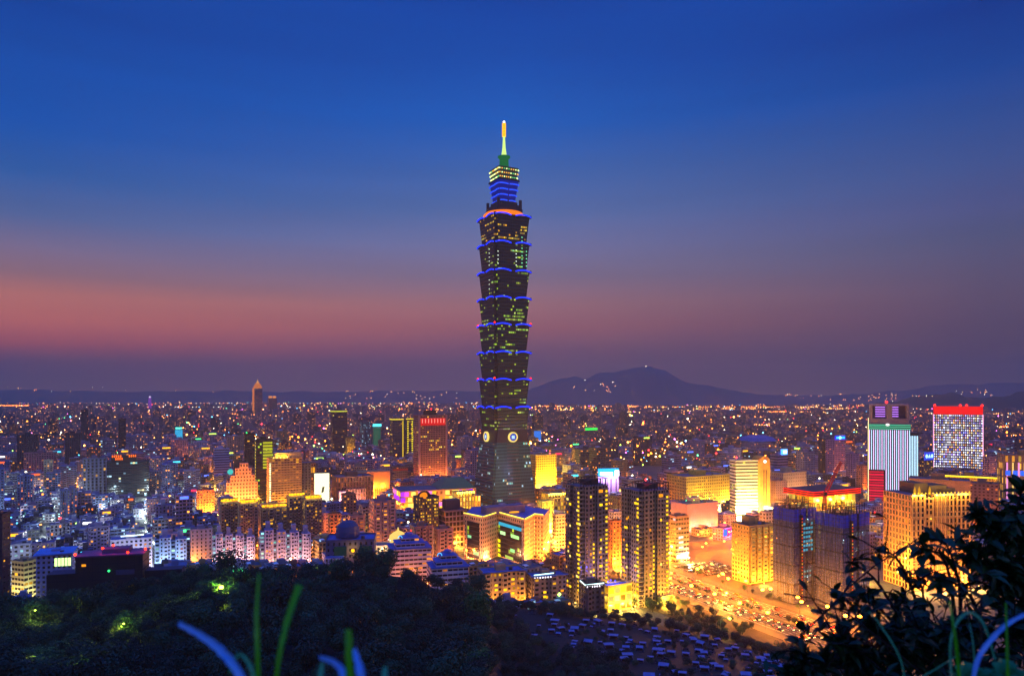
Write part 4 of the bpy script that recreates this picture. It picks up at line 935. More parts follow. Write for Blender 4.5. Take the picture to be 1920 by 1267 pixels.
# lavender apartment clusters
def cluster(x0, x1, top, Y, label, short, seed, col='b8a8c0', lc=(1, .55, .4), n=2):
    X, YY, w_, d_, h = site(x0, x1, top+14, Y, .55); o = empty('apartment_tower', (X, YY, 0), YAW, label, 'building', 'lavender apartment clusters'); reg_hero(short, x0, x1, top, 1060, Y, o, w_, d_)
    mats = facade(.42, .45, .09, 'warm', 1.2, glass='141220'); rnd = random.Random(seed); cold = facade(.7, .5, .38, 'cool', 1.4, glass='101828')
    for i in range(n):
        u0 = -w_/2+w_*i/n; u1 = -w_/2+w_*(i+1)/n; g = (u1-u0)
        bx(o, 'wall', mats, u0+g*.3, u1, -d_/2, d_/2-i*.3, 0, h-i*2, col, bay=3.2, st=3.1, roof=ROOFB); bx(o, 'recessed_wall', cold, u0, u0+g*.3, -d_/2+3, d_/2-1, 0, h-1.5-i*2, '8890b0', bay=2.4, st=3.1, roof=ROOFB)
        bx(o, 'roof_house', WALL, u0+g*.45, u0+g*.8, -d_*.2, d_*.2, h-i*2, h+6-i*2, '9c98b4'); bx(o, 'water_tank', STEEL, u0+g*.1, u0+g*.3, 0, 3, h-1.5-i*2, h+2-i*2)
        bx(o, 'balcony_stack', facade(.6, .4, .12, 'orange', 1.2, glass='1a1420'), u0+g*.55, u0+g*.8, -d_/2-1.3, -d_/2, 2, h-3-i*2, col, bay=2.6, st=3.1)
    lampset(o, [(-w_*.3, -d_/2-9, 2), (w_*.3, -d_/2-9, 2)], lc, 7000, 1.2)
cluster(290, 350, 992, 590, 'pale blue apartment cluster with cold white lit stairwells behind the black hall', 'pale blue cluster', 1, 'a8b0d0', (.5, .8, 1))
cluster(398, 436, 985, 600, 'lavender apartment cluster beside a grey stepped block, pink at its foot', 'lavender cluster', 2)
cluster(434, 478, 988, 610, 'lavender and pink apartment cluster with yellow lit rear wall', 'pink cluster', 3)
cluster(486, 536, 978, 585, 'large lavender apartment cluster with many cold lit stair windows', 'large lavender cluster', 4)
cluster(534, 583, 982, 600, 'large pink lavender apartment cluster next to the dark round roofed block', 'large pink cluster', 5)
simple('apartment_block', 'grey plain block', 'plain grey block with orange lit balcony side between the lavender clusters', 356, 398, 990, 1050, 640, '9a8ca0', .7, .1, 'orange', ww=.3, lamps=(.1,), lw=8000)
simple('apartment_block', 'pale block with yellow floor', 'pale apartment block with one yellow lit upper floor', 166, 206, 985, 1030, 640, 'b0a4b8', .8, .12, balc=2)
simple('school_block', 'white lit school hall', 'white walled school hall with glowing white strip on its blue roof', 208, 286, 1008, 1040, 600, 'c0b0c8', .5, .1, ww=.5, lamps=(.3, .8), lc=(.8, .8, 1), lw=4000, roof=ROOFB)
strip(HERO[-1]['o'], 'roof_strip_light', G('e0ffff', 2.6), [(-8, -4, HERO[-1]['o'].location.z+WZ(1004, 600)), (9, -4, WZ(1004, 600))], .5)
# far left low group
simple('office_block', 'dark teal glass office', 'broad dark teal glass office block under a broken orange rooftop sign', 201, 281, 864, 930, 1050, '14242c', .35, .05, 'cool', ww=.9, wh=.62, bay=3, st=3.6, glass='0a1c28', row=.06, yaw=R(24))
def orange_sign():
    h_ = HERO[-1]; o = h_['o']; h = WZ(864, 1050); w_ = h_['w']; r = random.Random(2)
    for k, (u0, n, zz_) in enumerate(((-.38, 5, 6), (-.3, 4, 2.2), (.02, 4, 6))):
        for i in range(n):
            u = u0*w_+i*2.6; bx(o, 'sign_stroke', G('ff6a10', 1.9), u, u+1.5, -h_['d']/2-.3, -h_['d']/2+.3, h+zz_, h+zz_+3.2)
    bx(o, 'sign_frame', DARK, -.4*w_, .2*w_, -h_['d']/2+.5, -h_['d']/2+.8, h, h+9)
orange_sign()
simple('office_block', 'checkered grey office', 'grey office block with checkered window pattern beside the teal glass office', 155, 201, 858, 925, 1060, '7c7c90', .5, .1, 'gold', ww=.5, wh=.7, bay=5, st=4.4)
simple('office_tower', 'white banded curved tower', 'pale tower with thin horizontal white bands', 400, 430, 840, 890, 1150, 'a0a0c0', .7, .02, ww=1.0, wh=.5, st=4.0, glass='282a48')
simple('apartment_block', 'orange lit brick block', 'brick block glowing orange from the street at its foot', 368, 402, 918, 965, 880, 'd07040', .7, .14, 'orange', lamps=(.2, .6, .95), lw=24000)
simple('office_tower', 'tall black slab', 'thin black slab tower rising over the low district', 222, 236, 785, 845, 1500, '14141c', .8, .04)
simple('office_tower', 'dark slab with red lamp', 'dark tower with red lamp and scattered windows', 152, 166, 768, 830, 1750, '20202a', .8, .1, 'orange')
simple('office_tower', 'arched yellow crowned block', 'far block with an arched crown outlined in yellow light', 17, 35, 797, 818, 2100, 'a86828', .8, .3, 'orange')
simple('office_tower', 'broad dark slab left', 'broad dark slab block with few lights', 32, 74, 815, 868, 1250, '202438', .6, .05, 'warm')
simple('office_tower', 'dark slab near checkered office', 'dark slab behind the checkered office', 122, 152, 812, 860, 1300, '262438', .7, .04, 'warm')
simple('apartment_block', 'pink long block', 'long pinkish apartment block with dense small windows', 45, 108, 848, 888, 1150, 'a06a70', .4, .1, 'mixed', ww=.6)
simple('office_block', 'white topped small offices', 'small pale office block with bright upper floors', 82, 100, 862, 884, 1080, 'b8b890', .7, .3, 'warm')
# building with blue green screen
o, w_, d_, h = simple('office_block', 'turquoise lit box', 'box shaped building with glowing turquoise and blue front', 327, 343, 800, 818, 2000, '204058', .7, .1, 'cool'); bx(o, 'screen', G('20b0e8', 1.1), -w_*.45, w_*.45, -d_/2-.8, -d_/2-.2, 4, h-8); bx(o, 'top_sign', G('60ffe0', 1.8), -w_*.4, w_*.4, -d_/2-.9, -d_/2-.2, h-6, h-1)
o, w_, d_, h = simple('office_block', 'teal front block', 'teal fronted block under bright cyan roof sign', 696, 714, 800, 820, 1750, '2a6058', .7, .1, 'cool'); bx(o, 'roof_sign', G('50f0ff', 2.4), -w_*.5, w_*.55, -d_/2-.9, -d_/2-.2, h+1, h+7); bx(o, 'front', G('1f7a60', .5), -w_*.45, w_*.45, -d_/2-.7, -d_/2-.2, 4, h-2)
simple('office_block', 'teal windowed block', 'grey block with teal lit window columns', 676, 694, 790, 820, 1800, '405060', .7, .2, 'cool')
simple('office_block', 'red glowing block', 'block with red glowing window panels', 522, 547, 828, 848, 1500, '502828', .7, .55, 'orange', row=.3)
simple('office_block', 'small yellow block', 'small yellow lit block beside the yellow edged tower', 648, 666, 820, 842, 1650, 'a08030', .7, .4, 'gold', lamps=(.5,), lc=YC, lw=30000)

# ---- black hall in the left foreground
def black_hall():
    Y = 455; X, YY, w_, d_, h = site(143, 282, 1040, Y, .45, R(14)); o = empty('exhibition_hall', (X, YY, 0), R(14), 'big near black hall with lower wings and red lamps on its roof edge', 'building'); reg_hero('black hall', 82, 368, 1038, 1112, Y, o, w_*1.7, d_)
    bm = facade(.9, .85, .0, 'gold', .9, glass='0a0a1c', fixed='12122a', rough=.4); rf = principled('night_roof', H('1a1c40'), .6); hw, hd = w_/2, d_/2
    bx(o, 'wall', bm, -hw, hw, -hd, hd, 0, h, bay=5, st=5, roof=rf); bx(o, 'roof_edge', principled('plum_edge', H('5a3a70'), .5), -hw-.5, hw+.5, -hd-.5, hd+.4, h, h+.8)
    bx(o, 'left_wing', bm, -hw*1.9, -hw-.02, -hd+4, hd-1, 0, h*.78, bay=5, st=5, roof=rf); bx(o, 'right_wing', bm, hw+.02, hw*2.15, -hd+5, hd-2, 0, h*.76, bay=5, st=5, roof=rf)
    bx(o, 'upper_deck', principled('deck', H('4a3a6c'), .6), -hw*.3, hw*.5, -hd*.3, hd*.8, h+.8, h+3.2)
    for (u, v, zz_) in ((-hw, -hd, 2), (-hw*.32, 0, 3.4), (0, 0, 5), (.55*hw, -hd, 1.8), (hw, -hd*.2, 2)):
        mb = MB(); mb.ball((u, v, h+zz_), .75, 0, 8, 6); q = mb.build('warning_light', G('ff2a10', 8), o); light(q, (u, v, h+zz_+1.2), (1, .02, .04), 260, .5)
    pane(o, 'F', w_, d_, hw*.66, h*.6, 3, 1.8, YEL); pane(o, 'F', w_, d_, -hw*.75, h-5, 2.4, 1.4, ORA); pane(o, 'F', w_, d_, -hw*.5, h*.3, 1.4, 4, G('6a5a90', .5))
    for i in range(4): pane(o, 'F', w_, d_, -hw*.2+i*5, h*.3, 3.4, .6, G('2030a0', .6))
    mb = MB(); mb.octa((0, -hd-1, h-9), .9); mb.build('green_lamp', G('30d870', 3), o)
    bx(o, 'sign_board', principled('board', H('3c3c5c'), .5), hw*.2, hw*.75, -hd-.4, -hd-.1, h-12, h-9)
black_hall()
def blue_roof_hall():
    o, w_, d_, h = simple('office_block', 'blue canopy building', 'narrow office with pale blue curved roof and bright green white upper windows', 68, 146, 1036, 1100, 495, '8a90b8', .5, .02, 'cool', yaw=R(14), roof=ROOFB)
    mb = MB(); mb.quad([(-w_/2-1.5, -d_/2-1.5, h-.6), (w_/2+1, -d_/2-1.5, h+.4), (w_/2+1, d_/2, h+2.6), (-w_/2-1.5, d_/2, h+1.6)]); mb.quad([(-w_/2-1.5, -d_/2-1.5, h-1.2), (w_/2+1, -d_/2-1.5, h-.2), (w_/2+1, -d_/2-1.5, h+.4), (-w_/2-1.5, -d_/2-1.5, h-.6)]); mb.build('canopy_roof', principled('blue_sheet', H('5f90d8'), .35), o)
    for i in range(5): pane(o, 'F', w_, d_, w_*.05+i*w_*.095, h-6, w_*.07, 5.5, G('d8ff9a', 2.0))
    lampset(o, [(-w_/2-3, -d_/2+3, 8)], (.8, 1, .55), 5000, 1)
blue_roof_hall()
o, w_, d_, h = simple('apartment_block', 'yellow lit balcony block', 'block with yellow lit balcony rows in the lower corner', 22, 70, 1050, 1112, 500, 'b8a070', .8, .2, 'gold', ww=.8, wh=.5, yaw=R(-20))
lampset(o, [(-w_*.3, -d_/2-5, 3), (w_*.2, -d_/2-5, 4), (w_*.5, -d_/2-3, 3)], (1, .85, .35), 6000, 1)
simple('residential_tower', 'cut off black tower', 'near black tower with a few yellow windows at the picture edge', -30, 20, 962, 1115, 430, '403038', .8, .1, 'gold', ww=.35, wh=.3, bay=4, yaw=R(5))
simple('office_block', 'pale corner block', 'pale block with bright lamp behind the yellow balcony block', 14, 60, 1018, 1046, 560, 'a0a0b8', .6, .2, 'cool')

# ---- right of centre
def rounded():
    Y = 860; o, w_, d_, h = bld('office_tower', 'rounded white tower', 'white banded tower with tall orange rounded slab and small white emblem', 'building', 1368, 1424, 862, 965, Y, .5, yaw=R(10), mat=facade(1.0, .42, .03, 'green', 1.2, row=.05, glass='2a3018'), color='f0e8b0', bay=3, st=3.8, tank=False)
    sw = 13.5; x0 = w_/2-2; mb = MB(); H2 = WZ(855, Y); prof = [(x0, 0), (x0+sw, 0), (x0+sw, H2-7)]+[(x0+sw/2+cos(a)*sw/2, H2-7+sin(a)*7) for a in [pi*t/10 for t in range(1, 10)]]+[(x0, H2-7)]
    a = [(p[0], -d_/2-4, p[1]) for p in prof]; b = [(p[0], d_/2, p[1]) for p in prof]; mb.quad(a)
    n = len(prof)
    for i in range(n): mb.quad([a[(i+1) % n], a[i], b[i], b[(i+1) % n]])
    mb.build('rounded_slab', WALL, o, color=H('ffb040'))
    for u in (.36, .58): bx(o, 'slot', DARK, x0+sw*u, x0+sw*u+1.0, -d_/2-4.2, -d_/2-4.02, 8, H2-16)
    mb = MB(); mb.ball((x0+sw*.48, -d_/2-4.4, H2-6), 2.0, 0, 8, 6); mb.build('emblem', G('ffe8e0', 2.2), o)
    bx(o, 'plinth', WALL, -w_/2-6, x0+sw+4, -d_/2-10, -d_/2-4.5, 0, 6, 'f0e890')
    lampset(o, [(-w_/2+u*w_, -d_/2-15, 5) for u in (0, .4, .8)], (1, .95, .45), 42000, 2)
    lampset(o, [(x0+sw*.5, -d_/2-17, 4), (x0+sw+8, -d_/2-6, 4)], (1, .55, .06), 42000, 2)
rounded()
simple('office_block', 'long yellow council block', 'long ochre civic block with even window grid and floodlit front', 1250, 1372, 890, 945, 960, 'd0a840', .5, .04, 'gold', ww=.45, wh=.5, st=4.2, glass='2c2008', lamps=(.3, .9), lc=(1, .65, .1), lw=36000)
o, w_, d_, h = simple('office_block', 'pink striped office', 'pinkish office with horizontal stripes at the end of the ochre civic block', 1245, 1282, 882, 940, 1010, 'c8a0a0', .8, .02, ww=1, wh=.4, st=4.4, glass='3a2430', lamps=(.5,), lw=20000)
simple('concert_hall', 'pink stone box', 'pink stone clad box with scaffold frame of green and yellow light on its roof', 1258, 1346, 942, 980, 790, 'a8787c', .6, .0, ww=.1, wh=.1, lamps=(.2, .7), lc=(1, .5, .4), lw=5500)
def scaffold():
    h_ = HERO[-1]; o = h_['o']; h = WZ(942, 790); w_, d_ = h_['w'], h_['d']; mb = MB()
    for i in range(12):
        u = -w_/2+w_*i/11
        for v in (-d_*.45, 0, d_*.4): mb.tube([(u, v, h), (u, v, h+9)], .18, 4)
    for zz_ in (4, 9):
        for v in (-d_*.45, 0, d_*.4): mb.tube([(-w_/2, v, h+zz_), (w_/2, v, h+zz_)], .2, 4)
    mb.build('scaffold', STEEL, o)
    for i in range(9): mb = MB(); mb.octa((-w_/2+w_*i/8, -d_*.45, h+4+4*(i % 2)), .7); q = mb.build('work_lamp', G('d0ff40' if i % 3 else '40ffc0', 4), o); light(q, (-w_/2+w_*i/8, -d_*.45-1, h+6), (.7, 1, .2), 260, .5)
scaffold()
simple('office_block', 'beige wide office', 'plain beige wide office right behind the rounded tower', 1440, 1512, 884, 935, 960, 'c09a78', .6, .0, ww=.3, wh=.4, st=4.4, glass='4a3020', lamps=(.2, .8), lc=(1, .6, .3), lw=26000)
simple('office_block', 'mauve low office', 'mauve blank fronted office in front of the beige wide office', 1440, 1476, 900, 950, 880, '9a7878', .6, .0, ww=.3, wh=.3, lamps=(.5,), lw=9000)
simple('apartment_tower', 'yellow ochre apartment tower', 'ochre apartment tower with curved balcony stacks above the car park', 1372, 1450, 982, 1090, 575, 'b89a58', .7, .12, 'gold', ww=.5, wh=.55, glass='14100c', balc=4, lamps=(.3, .8), lc=YC, lw=6500)
bx(HERO[-1]['o'], 'roof_drum', WALL, -8, -1, -4, 4, WZ(982, 575), WZ(982, 575)+6, '8a7a58')
simple('office_block', 'pale small office behind ochre tower', 'small pale office with white windows beside the netted towers', 1424, 1452, 958, 985, 640, 'b09890', .7, .2, 'warm')
o, w_, d_, h = simple('office_block', 'tan banded office', 'tan office with window bands and white lit ground floor right of twin towers', 1252, 1292, 966, 1055, 640, 'b08860', .7, .06, 'cool', ww=.85, wh=.5, st=3.9, lamps=(.8,), lc=YC, lw=9000)
for i in range(3): pane(o, 'F', w_, d_, -w_*.1, 14+i*4.5, 5, 1.8, G('c8ffe0', 1.5))
for i in range(4): pane(o, 'F', w_, d_, -w_*.3+i*w_*.2, 6, 3.4, 3, G('f0fff0', 2.4))
lampset(o, [(w_*.3, -d_/2-4, 5)], (.9, 1, .85), 5000, 1)
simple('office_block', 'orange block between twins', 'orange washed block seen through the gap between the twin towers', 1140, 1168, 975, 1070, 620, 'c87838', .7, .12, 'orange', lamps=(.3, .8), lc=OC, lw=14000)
simple('office_block', 'grey roofed block between twins', 'grey stepped roof block in the gap behind the orange washed block', 1142, 1170, 958, 975, 690, '8a8ca8', .7, .05)
o, w_, d_, h = simple('office_block', 'magenta fronted store', 'store with magenta and blue glowing front beside the red orange plaza', 1336, 1378, 988, 1012, 740, 'c070a0', .6, .1, 'mixed', yaw=R(40), lamps=None)
bx(o, 'magenta_sign', G('ff40b0', 1.0), -w_*.2, w_*.5, -d_/2-.9, -d_/2-.2, h-7, h-1); bx(o, 'blue_sign', G('3080ff', 1.3), -w_*.5, -w_*.22, -d_/2-.9, -d_/2-.2, h-8, h-1); mb = MB(); mb.ball((w_*.2, -d_/2-1.4, h-4), 2.2, 0, 8, 5, .6); mb.build('logo', G('fff0f0', 2), o)
light(mb and o, (0, -d_/2-9, h-3), (1, .2, .6), 6000, 1)
simple('office_block', 'low tan sheds', 'low flat roofed sheds at the back of the plaza', 1296, 1340, 990, 1005, 760, 'a07860', .6, .2, 'warm', lamps=(.5,), lw=9000)
# convention hall with red neon roof
def neon_hall():
    Y = 700; o, w_, d_, h = bld('convention_hall', 'red neon roofed hall', 'low hall with wide roof edged in red neon above a yellow lit interior', 'building', 1478, 1604, 926, 945, Y, .5, mat=facade(.9, .8, 1.0, 'gold', 1.1, glass='403000'), color='c08020', bay=5, st=7, tank=False, par=0)
    rf = bx(o, 'roof', principled('dark_roof', H('3a1c1c'), .5), -w_/2-3, w_/2+3, -d_/2-3, d_/2+3, h+.01, h+5)
    for zz_ in (.6, 2.6, 4.6): strip(rf, 'neon_line', G('ff1c10', 2.0), [(-w_/2-3.4, d_/2+3, h+zz_), (-w_/2-3.4, -d_/2-3.4, h+zz_), (w_/2+3.4, -d_/2-3.4, h+zz_)], .42)
    lampset(o, [(-w_*.3, -d_/2-5, h-6), (0, -d_/2-5, h-6), (w_*.3, -d_/2-5, h-6)], (1, .6, .08), 9000, 1)
neon_hall()
# netted towers under construction
def netted(x0, x1, top, Y, label, short, seed):
    X, YY, w_, d_, h = site(x0, x1, top, Y, .75, R(30)); o = empty('construction_tower', (X, YY, 0), R(30), label, 'building', 'netted towers under construction'); reg_hero(short, x0, x1, top-20, 1135, Y, o, w_, d_); hw, hd = w_/2, d_/2
    nm = bpy.data.materials.new('netting'); nm.use_nodes = True; t = NT(nm.node_tree); uv = t.n('ShaderNodeUVMap', uv_map='UVMap'); s = t.n('ShaderNodeSeparateXYZ', i_0=uv.outputs[0])
    wv = t.n('ShaderNodeTexNoise', i_Vector=t.n('ShaderNodeCombineXYZ', i_0=t.m('MULTIPLY', s.outputs[0], 9.0), i_1=t.m('MULTIPLY', s.outputs[1], .5)).outputs[0], i_Scale=1.0, i_Detail=6.0)
    seam = t.m('MAXIMUM', t.m('LESS_THAN', t.m('FRACT', s.outputs[1]), .07), t.m('MULTIPLY', t.m('LESS_THAN', t.m('FRACT', t.m('MULTIPLY', s.outputs[1], 5.0)), .14), .45)); seam2 = t.m('LESS_THAN', t.m('FRACT', t.m('MULTIPLY', s.outputs[0], 1.0)), .05)
    isblue = t.m('GREATER_THAN', s.outputs[1], 4.35)
    c = t.mix(isblue, t.ramp(wv.outputs[0], [(.3, H('34365a')), (.65, H('686a8c'))]), t.ramp(wv.outputs[0], [(.3, H('1020a0')), (.6, H('2444e0'))]))
    c = t.mix(t.m('MAXIMUM', seam, seam2), c, H('24202c'))
    b = t.n('ShaderNodeBsdfPrincipled', i_Base_Color=c, i_Roughness=.8); tr = t.n('ShaderNodeBsdfTransparent'); mx = t.n('ShaderNodeMixShader', i_0=t.m('MULTIPLY_ADD', wv.outputs[0], .5, .42, clamp=True), i_1=tr.outputs[0], i_2=b.outputs[0]); t.t.links.new(mx.outputs[0], t.n('ShaderNodeOutputMaterial').inputs[0])
    mb = MB(); nf = int(h/3.5)
    for i in range(nf): mb.box(-hw+.6, hw-.6, -hd+2.2, hd-.6, .5+i*3.5, .9+i*3.5, 0)
    for i in range(7):
        for j in range(5): x, y = -hw+1.2+(w_-2.4)*i/6, -hd+2.4+(d_-3.6)*j/4; mb.box(x-.4, x+.4, y-.4, y+.4, 0, h-.2, 0)
    mb.box(-hw*.3, hw*.3, -hd*.2, hd*.3, 0, h, 0); mb.build('floor_frame', principled('raw_concrete', H('6a6258'), .9), o)
    pl = [(-hw, -hd), (-hw*.1, -hd), (-hw*.1, -hd+1.6), (hw*.2, -hd+1.6), (hw*.2, -hd), (hw, -hd), (hw, hd), (-hw, hd)]
    mb = MB(); mb.prism(pl, 0, h, 0, 1, bay=6, st=h/5.0, u0=0); mb.f.pop(); mb.m.pop(); mb.uv.pop(); mb.col.pop(); mb.build('netting', [nm, CONC], o)
    mb = MB(); rnd = random.Random(seed)
    for i in range(10):
        for j in range(6):
            x, y = -hw+1+(w_-2)*i/9, -hd+1+(d_-2)*j/5
            if rnd.random() < .75: mb.tube([(x, y, h-.5), (x, y, h+rnd.choice((2.5, 4, 7)))], .22, 4)
    for zz_ in (2.5, 5):
        for j in range(6): mb.tube([(-hw+1, -hd+1+(d_-2)*j/5, h+zz_), (hw*rnd.uniform(-.2, 1), -hd+1+(d_-2)*j/5, h+zz_)], .2, 4)
        for i in range(5): mb.tube([(-hw+1+(w_-2)*i/9*2, -hd+1, h+zz_), (-hw+1+(w_-2)*i/9*2, hd*rnd.uniform(.2, 1), h+zz_)], .2, 4)
    mb.build('rooftop_steel', DARK, o)
    mb = MB(); u = -hw*.45
    mb.box(u-.9, u+.9, -hd-1.6, -hd-.05, 1, h*.94, 0); hs = mb.build('hoist', principled('hoist', H('3a2018'), .6), o)
    for i in range(26): mb = MB(); mb.box(u-.5, u+.5, -hd-1.8, -hd-1.62, 3+i*h*.034, 3.9+i*h*.034, 0); mb.build('hoist_light', G('ff5020' if (i*7+seed) % 3 else 'ffc040', .9), hs)
    if seed == 1:
        for i in range(5):
            for j in range(7): 
                if rnd.random() < .8: pane(o, 'F', w_, d_-3.0 if False else d_, -hw*.32+i*hw*.22, h*.56+j*3.1, 1.9, 1.6, G('58b8d8', .55+.25*rnd.random()), 'work_light')
        for i in range(8): pane(o, 'F', w_, d_, -hw*.3+(i % 4)*hw*.24, h*.28+(i//4)*3.4, 1.5, 1.2, G('90c0c0', .6), 'work_light')
    for k in range(9):
        zz_ = 3.5*rnd.randrange(2, nf-2)+2.8; u = rnd.uniform(-hw*.8, hw*.8); mb = MB(); mb.octa((u, -hd+3.4, zz_), .5); q = mb.build('site_lamp', G('c8f0ff' if k % 3 else 'ffc070', 6), o); light(q, (u, -hd+3.4, zz_-.7), (.6, .85, 1) if k % 3 else (1, .5, .15), 130, .4)
    lampset(o, [(-hw*.2, 0, h+3), (hw*.3, 2, h+2)], OC, 900, .6, .6)
netted(1449, 1531, 952, 520, 'blue and grey netted tower under construction with pale work lights showing through', 'netted tower with work lights', 1)
netted(1528, 1630, 962, 505, 'grey netted tower under construction with red hoist lights, right of its twin', 'netted tower with red hoist', 2)
lampset(HERO[-1]['o'], [(-14, -22, 3), (4, -24, 3)], OC, 5000, 1); lampset(HERO[-2]['o'], [(-14, -22, 3)], OC, 4000, 1)
def crane():
    Y = 522; b = P(1545, 955, Y); o = empty('tower_crane', b, 0, 'slender lattice crane with raised jib on top of the netted tower', 'crane')
    def lat(name, a, c, wd=1.2, n=14):
        a, c = Vector(a), Vector(c); d = (c-a); s = d.normalized().orthogonal()*wd; t = d.normalized().cross(s); mb = MB(); L4 = [s, t, -s, -t]
        for q in L4: mb.tube([a+q, c+q*.5], .36, 4)
        for i in range(n):
            p0, p1 = a+d*i/n, a+d*(i+1)/n; mb.tube([p0+L4[i % 4], p1+L4[(i+1) % 4]], .16, 3); mb.tube([p0+L4[(i+2) % 4], p1+L4[(i+3) % 4]], .16, 3)
        return mb.build(name, principled('crane_red', H('e03820'), .5), o)
    top = P(1547, 925, Y)-b; lat('mast', (0, 0, 0), top); lat('jib', top, P(1577, 866, Y+8)-b, 1.0, 18); lat('counter_jib', top, top+Vector((-5, -1, .5)), .5, 4)
    mb = MB(); mb.box(-1, 1, -1, 1, -1.4, 1, 0); q = mb.build('cab', DARK, o, top)
crane()
# striped LED tower
def striped():
    Y = 905; o, w_, d_, h = bld('led_tower', 'striped light tower', 'tower covered in white vertical light stripes with red striped lower corner and purple lit top', 'tower', 1625, 1706, 795, 930, Y, .5, yaw=R(-22), mat=facade(.9, .9, 0, glass='0a1430'), color='101830', body=False)
    hw, hd = w_/2, d_/2; sk = principled('led_skin', H('141c34'), .3)
    bx(o, 'wall', sk, -hw, hw, -hd, hd, 0, h); bx(o, 'side_wing', sk, hw, hw+9, -hd+3, hd-1, 0, h-10)
    cols = 20; wm = G('b8e4ff', 1.9); wp = G('f0c8ff', 1.9)
    for i in range(cols):
        u = -hw+1+(w_-2)*i/(cols-1); z0 = h*.49 if u < -hw*.2-1 else 4
        mb = MB(); mb.box(-.38, .38, -.25, .25, z0, h-7, 0); mb.build('light_stripe', wm if i % 2 else wp, o, (u, -hd-.3, 0))
    for i in range(5): mb = MB(); mb.box(-.4, .4, -.25, .25, 22, h-14, 0); mb.build('light_stripe', wm, o, (hw+1+i*1.8, -hd+2.7, 0))
    for i in range(15): zz_ = 5+i*(h*.49-8)/14; mb = MB(); mb.box(-hw-.3, -hw*.2-1.6, -hd-.45, -hd-.1, -1.1, 1.1, 0); mb.build('red_stripe', G('ff1848' if i % 2 else 'd01038', 1.0), o, (0, 0, zz_))
    for zz_ in (h-5.5, h-3, h-.8): mb = MB(); mb.box(-hw-.4, hw+.4, -hd-.5, -hd-.1, zz_-.55, zz_+.55, 0); mb.build('green_band', G('50d8a8', 1.0), o)
    strip(o, 'edge_light', G('ffe8a0', 2), [(-hw-.4, -hd-.5, 4), (-hw-.4, -hd-.5, h+8)], .4)
    Z2 = WZ(757, Y); cr = bx(o, 'upper_box', principled('stone_box', H('7a6a70'), .7), -hw+2, hw-1, -hd+2, hd-2, h, h+7)
    for (a, b) in ((-hw+2, -hw+4.5), (-2.5, 3.5), (hw-3.5, hw-1)): bx(cr, 'pier', principled('stone_box', H('8a7a70'), .7), a, b, -hd+2, hd-2, h+7.01, Z2-2.4)
    bx(cr, 'back_panel', principled('violet_panel', H('4a3a78'), .6), -hw+4.5, hw-3.5, hd-5, hd-4, h+7.01, Z2-2.4); bx(cr, 'lintel', principled('stone_box', H('8a7a80'), .7), -hw+2, hw-1, -hd+2, hd-2, Z2-2.39, Z2)
    for i in range(5):
        for (a, b) in ((-hw+9, -3), (4, 12)): mb = MB(); mb.box(a, b, hd-5.6, hd-5.05, -.5, .5, 0); mb.build('violet_bar', G('c880ff', 1.6), cr, (0, 0, h+9.5+i*2.9))
    mb = MB(); mb.ball((-2, 0, Z2+2), 1.6); q = mb.build('warning_light', G('ff2020', 7), o)
    mb = MB(); mb.ball((-2, -hd-1, h-.5), 2.2, 0, 8, 5, .7); mb.build('round_sign', G('fff0f0', 2), o)
striped()
def dotted():
    Y = 1300; o, w_, d_, h = bld('led_tower', 'dotted light tower', 'broad tower covered in a grid of white and blue light dots under a red band', 'tower', 1749, 1842, 762, 884, Y, .4, yaw=R(-30), mat=facade(.9, .9, 0), color='101830', body=False)
    hw, hd = w_/2, d_/2; N = 25; bow = [(-hw+w_*i/N, -hd-7*(1-((i-N/2)/(N/2))**2)*-1-0) for i in range(N+1)]
    bow = [(x, -hd+6*(1-((i-N/2)/(N/2))**2)) for i, (x, _) in enumerate(bow)]
    sk = facade(.46, .46, 1.0, 'led', 3.4, glass='14183c', fixed='14183c'); mb = MB(); pl = bow+[(hw, hd+4), (-hw, hd+4)]; mb.prism(pl, 16, h-14, 0, 0, bay=w_/25, st=(h-30)/22); mb.build('wall', sk, o)
    mb = MB(); mb.prism(pl, h-14, h, 0, 0); mb.build('red_band', G('ff1208', 1.1), o)
    for c in (-hw, hw): strip(o, 'edge_light', G('ffb0e0', 1.6), [(c, -hd-.6, 16), (c, -hd-.6, h-14)], .7)
    bx(o, 'base', facade(.6, .6, .3, 'gold', 1.2), -hw, hw, -hd, hd+4, 0, 15.9, '5a5048'); bx(o, 'red_entrance', G('f01818', 1.1), -hw*.2, hw*.25, -hd-.8, -hd-.1, 3, 14)
    for u in (-hw*.95, hw*.1, hw*.35, hw*.97): mb = MB(); mb.ball((u, -hd+3, h+2.2), 2.0); mb.build('warning_light', G('ff2018', 6), o)
dotted()
o, w_, d_, h = simple('office_block', 'blue signed block between light towers', 'dark block with blue sign of pale round and triangle marks between the light towers', 1716, 1750, 862, 900, 1150, '2a3050', .6, .25, 'gold')
sb = bx(o, 'sign', G('1440e0', 1.3), -w_*.5, w_*.5, -d_/2-1, -d_/2-.3, h, h+13)
mkw = G('a8f0ff', 2.2)
for i, u in enumerate((-.28, 0, .28)):
    mb = MB(); c = (u*w_, -d_/2-1.3, h+6.5)
    if i == 1: mb.quad([(c[0]-3.2, c[1], c[2]-2.6), (c[0]+3.2, c[1], c[2]-2.6), (c[0], c[1], c[2]+3.2)])
    else: mb.quad([(c[0]+cos(2*pi*k/12)*3, c[1], c[2]+sin(2*pi*k/12)*3) for k in range(12)])
    mb.build('mark', mkw, sb)
o, w_, d_, h = simple('office_tower', 'mauve tower with blue sign', 'mauve office tower with glowing blue rooftop sign and lit lower floors', 1548, 1584, 824, 885, 1150, 'a87898', .7, .1, 'orange', ww=.5, wh=.5, lamps=(.2, .8), lw=26000)
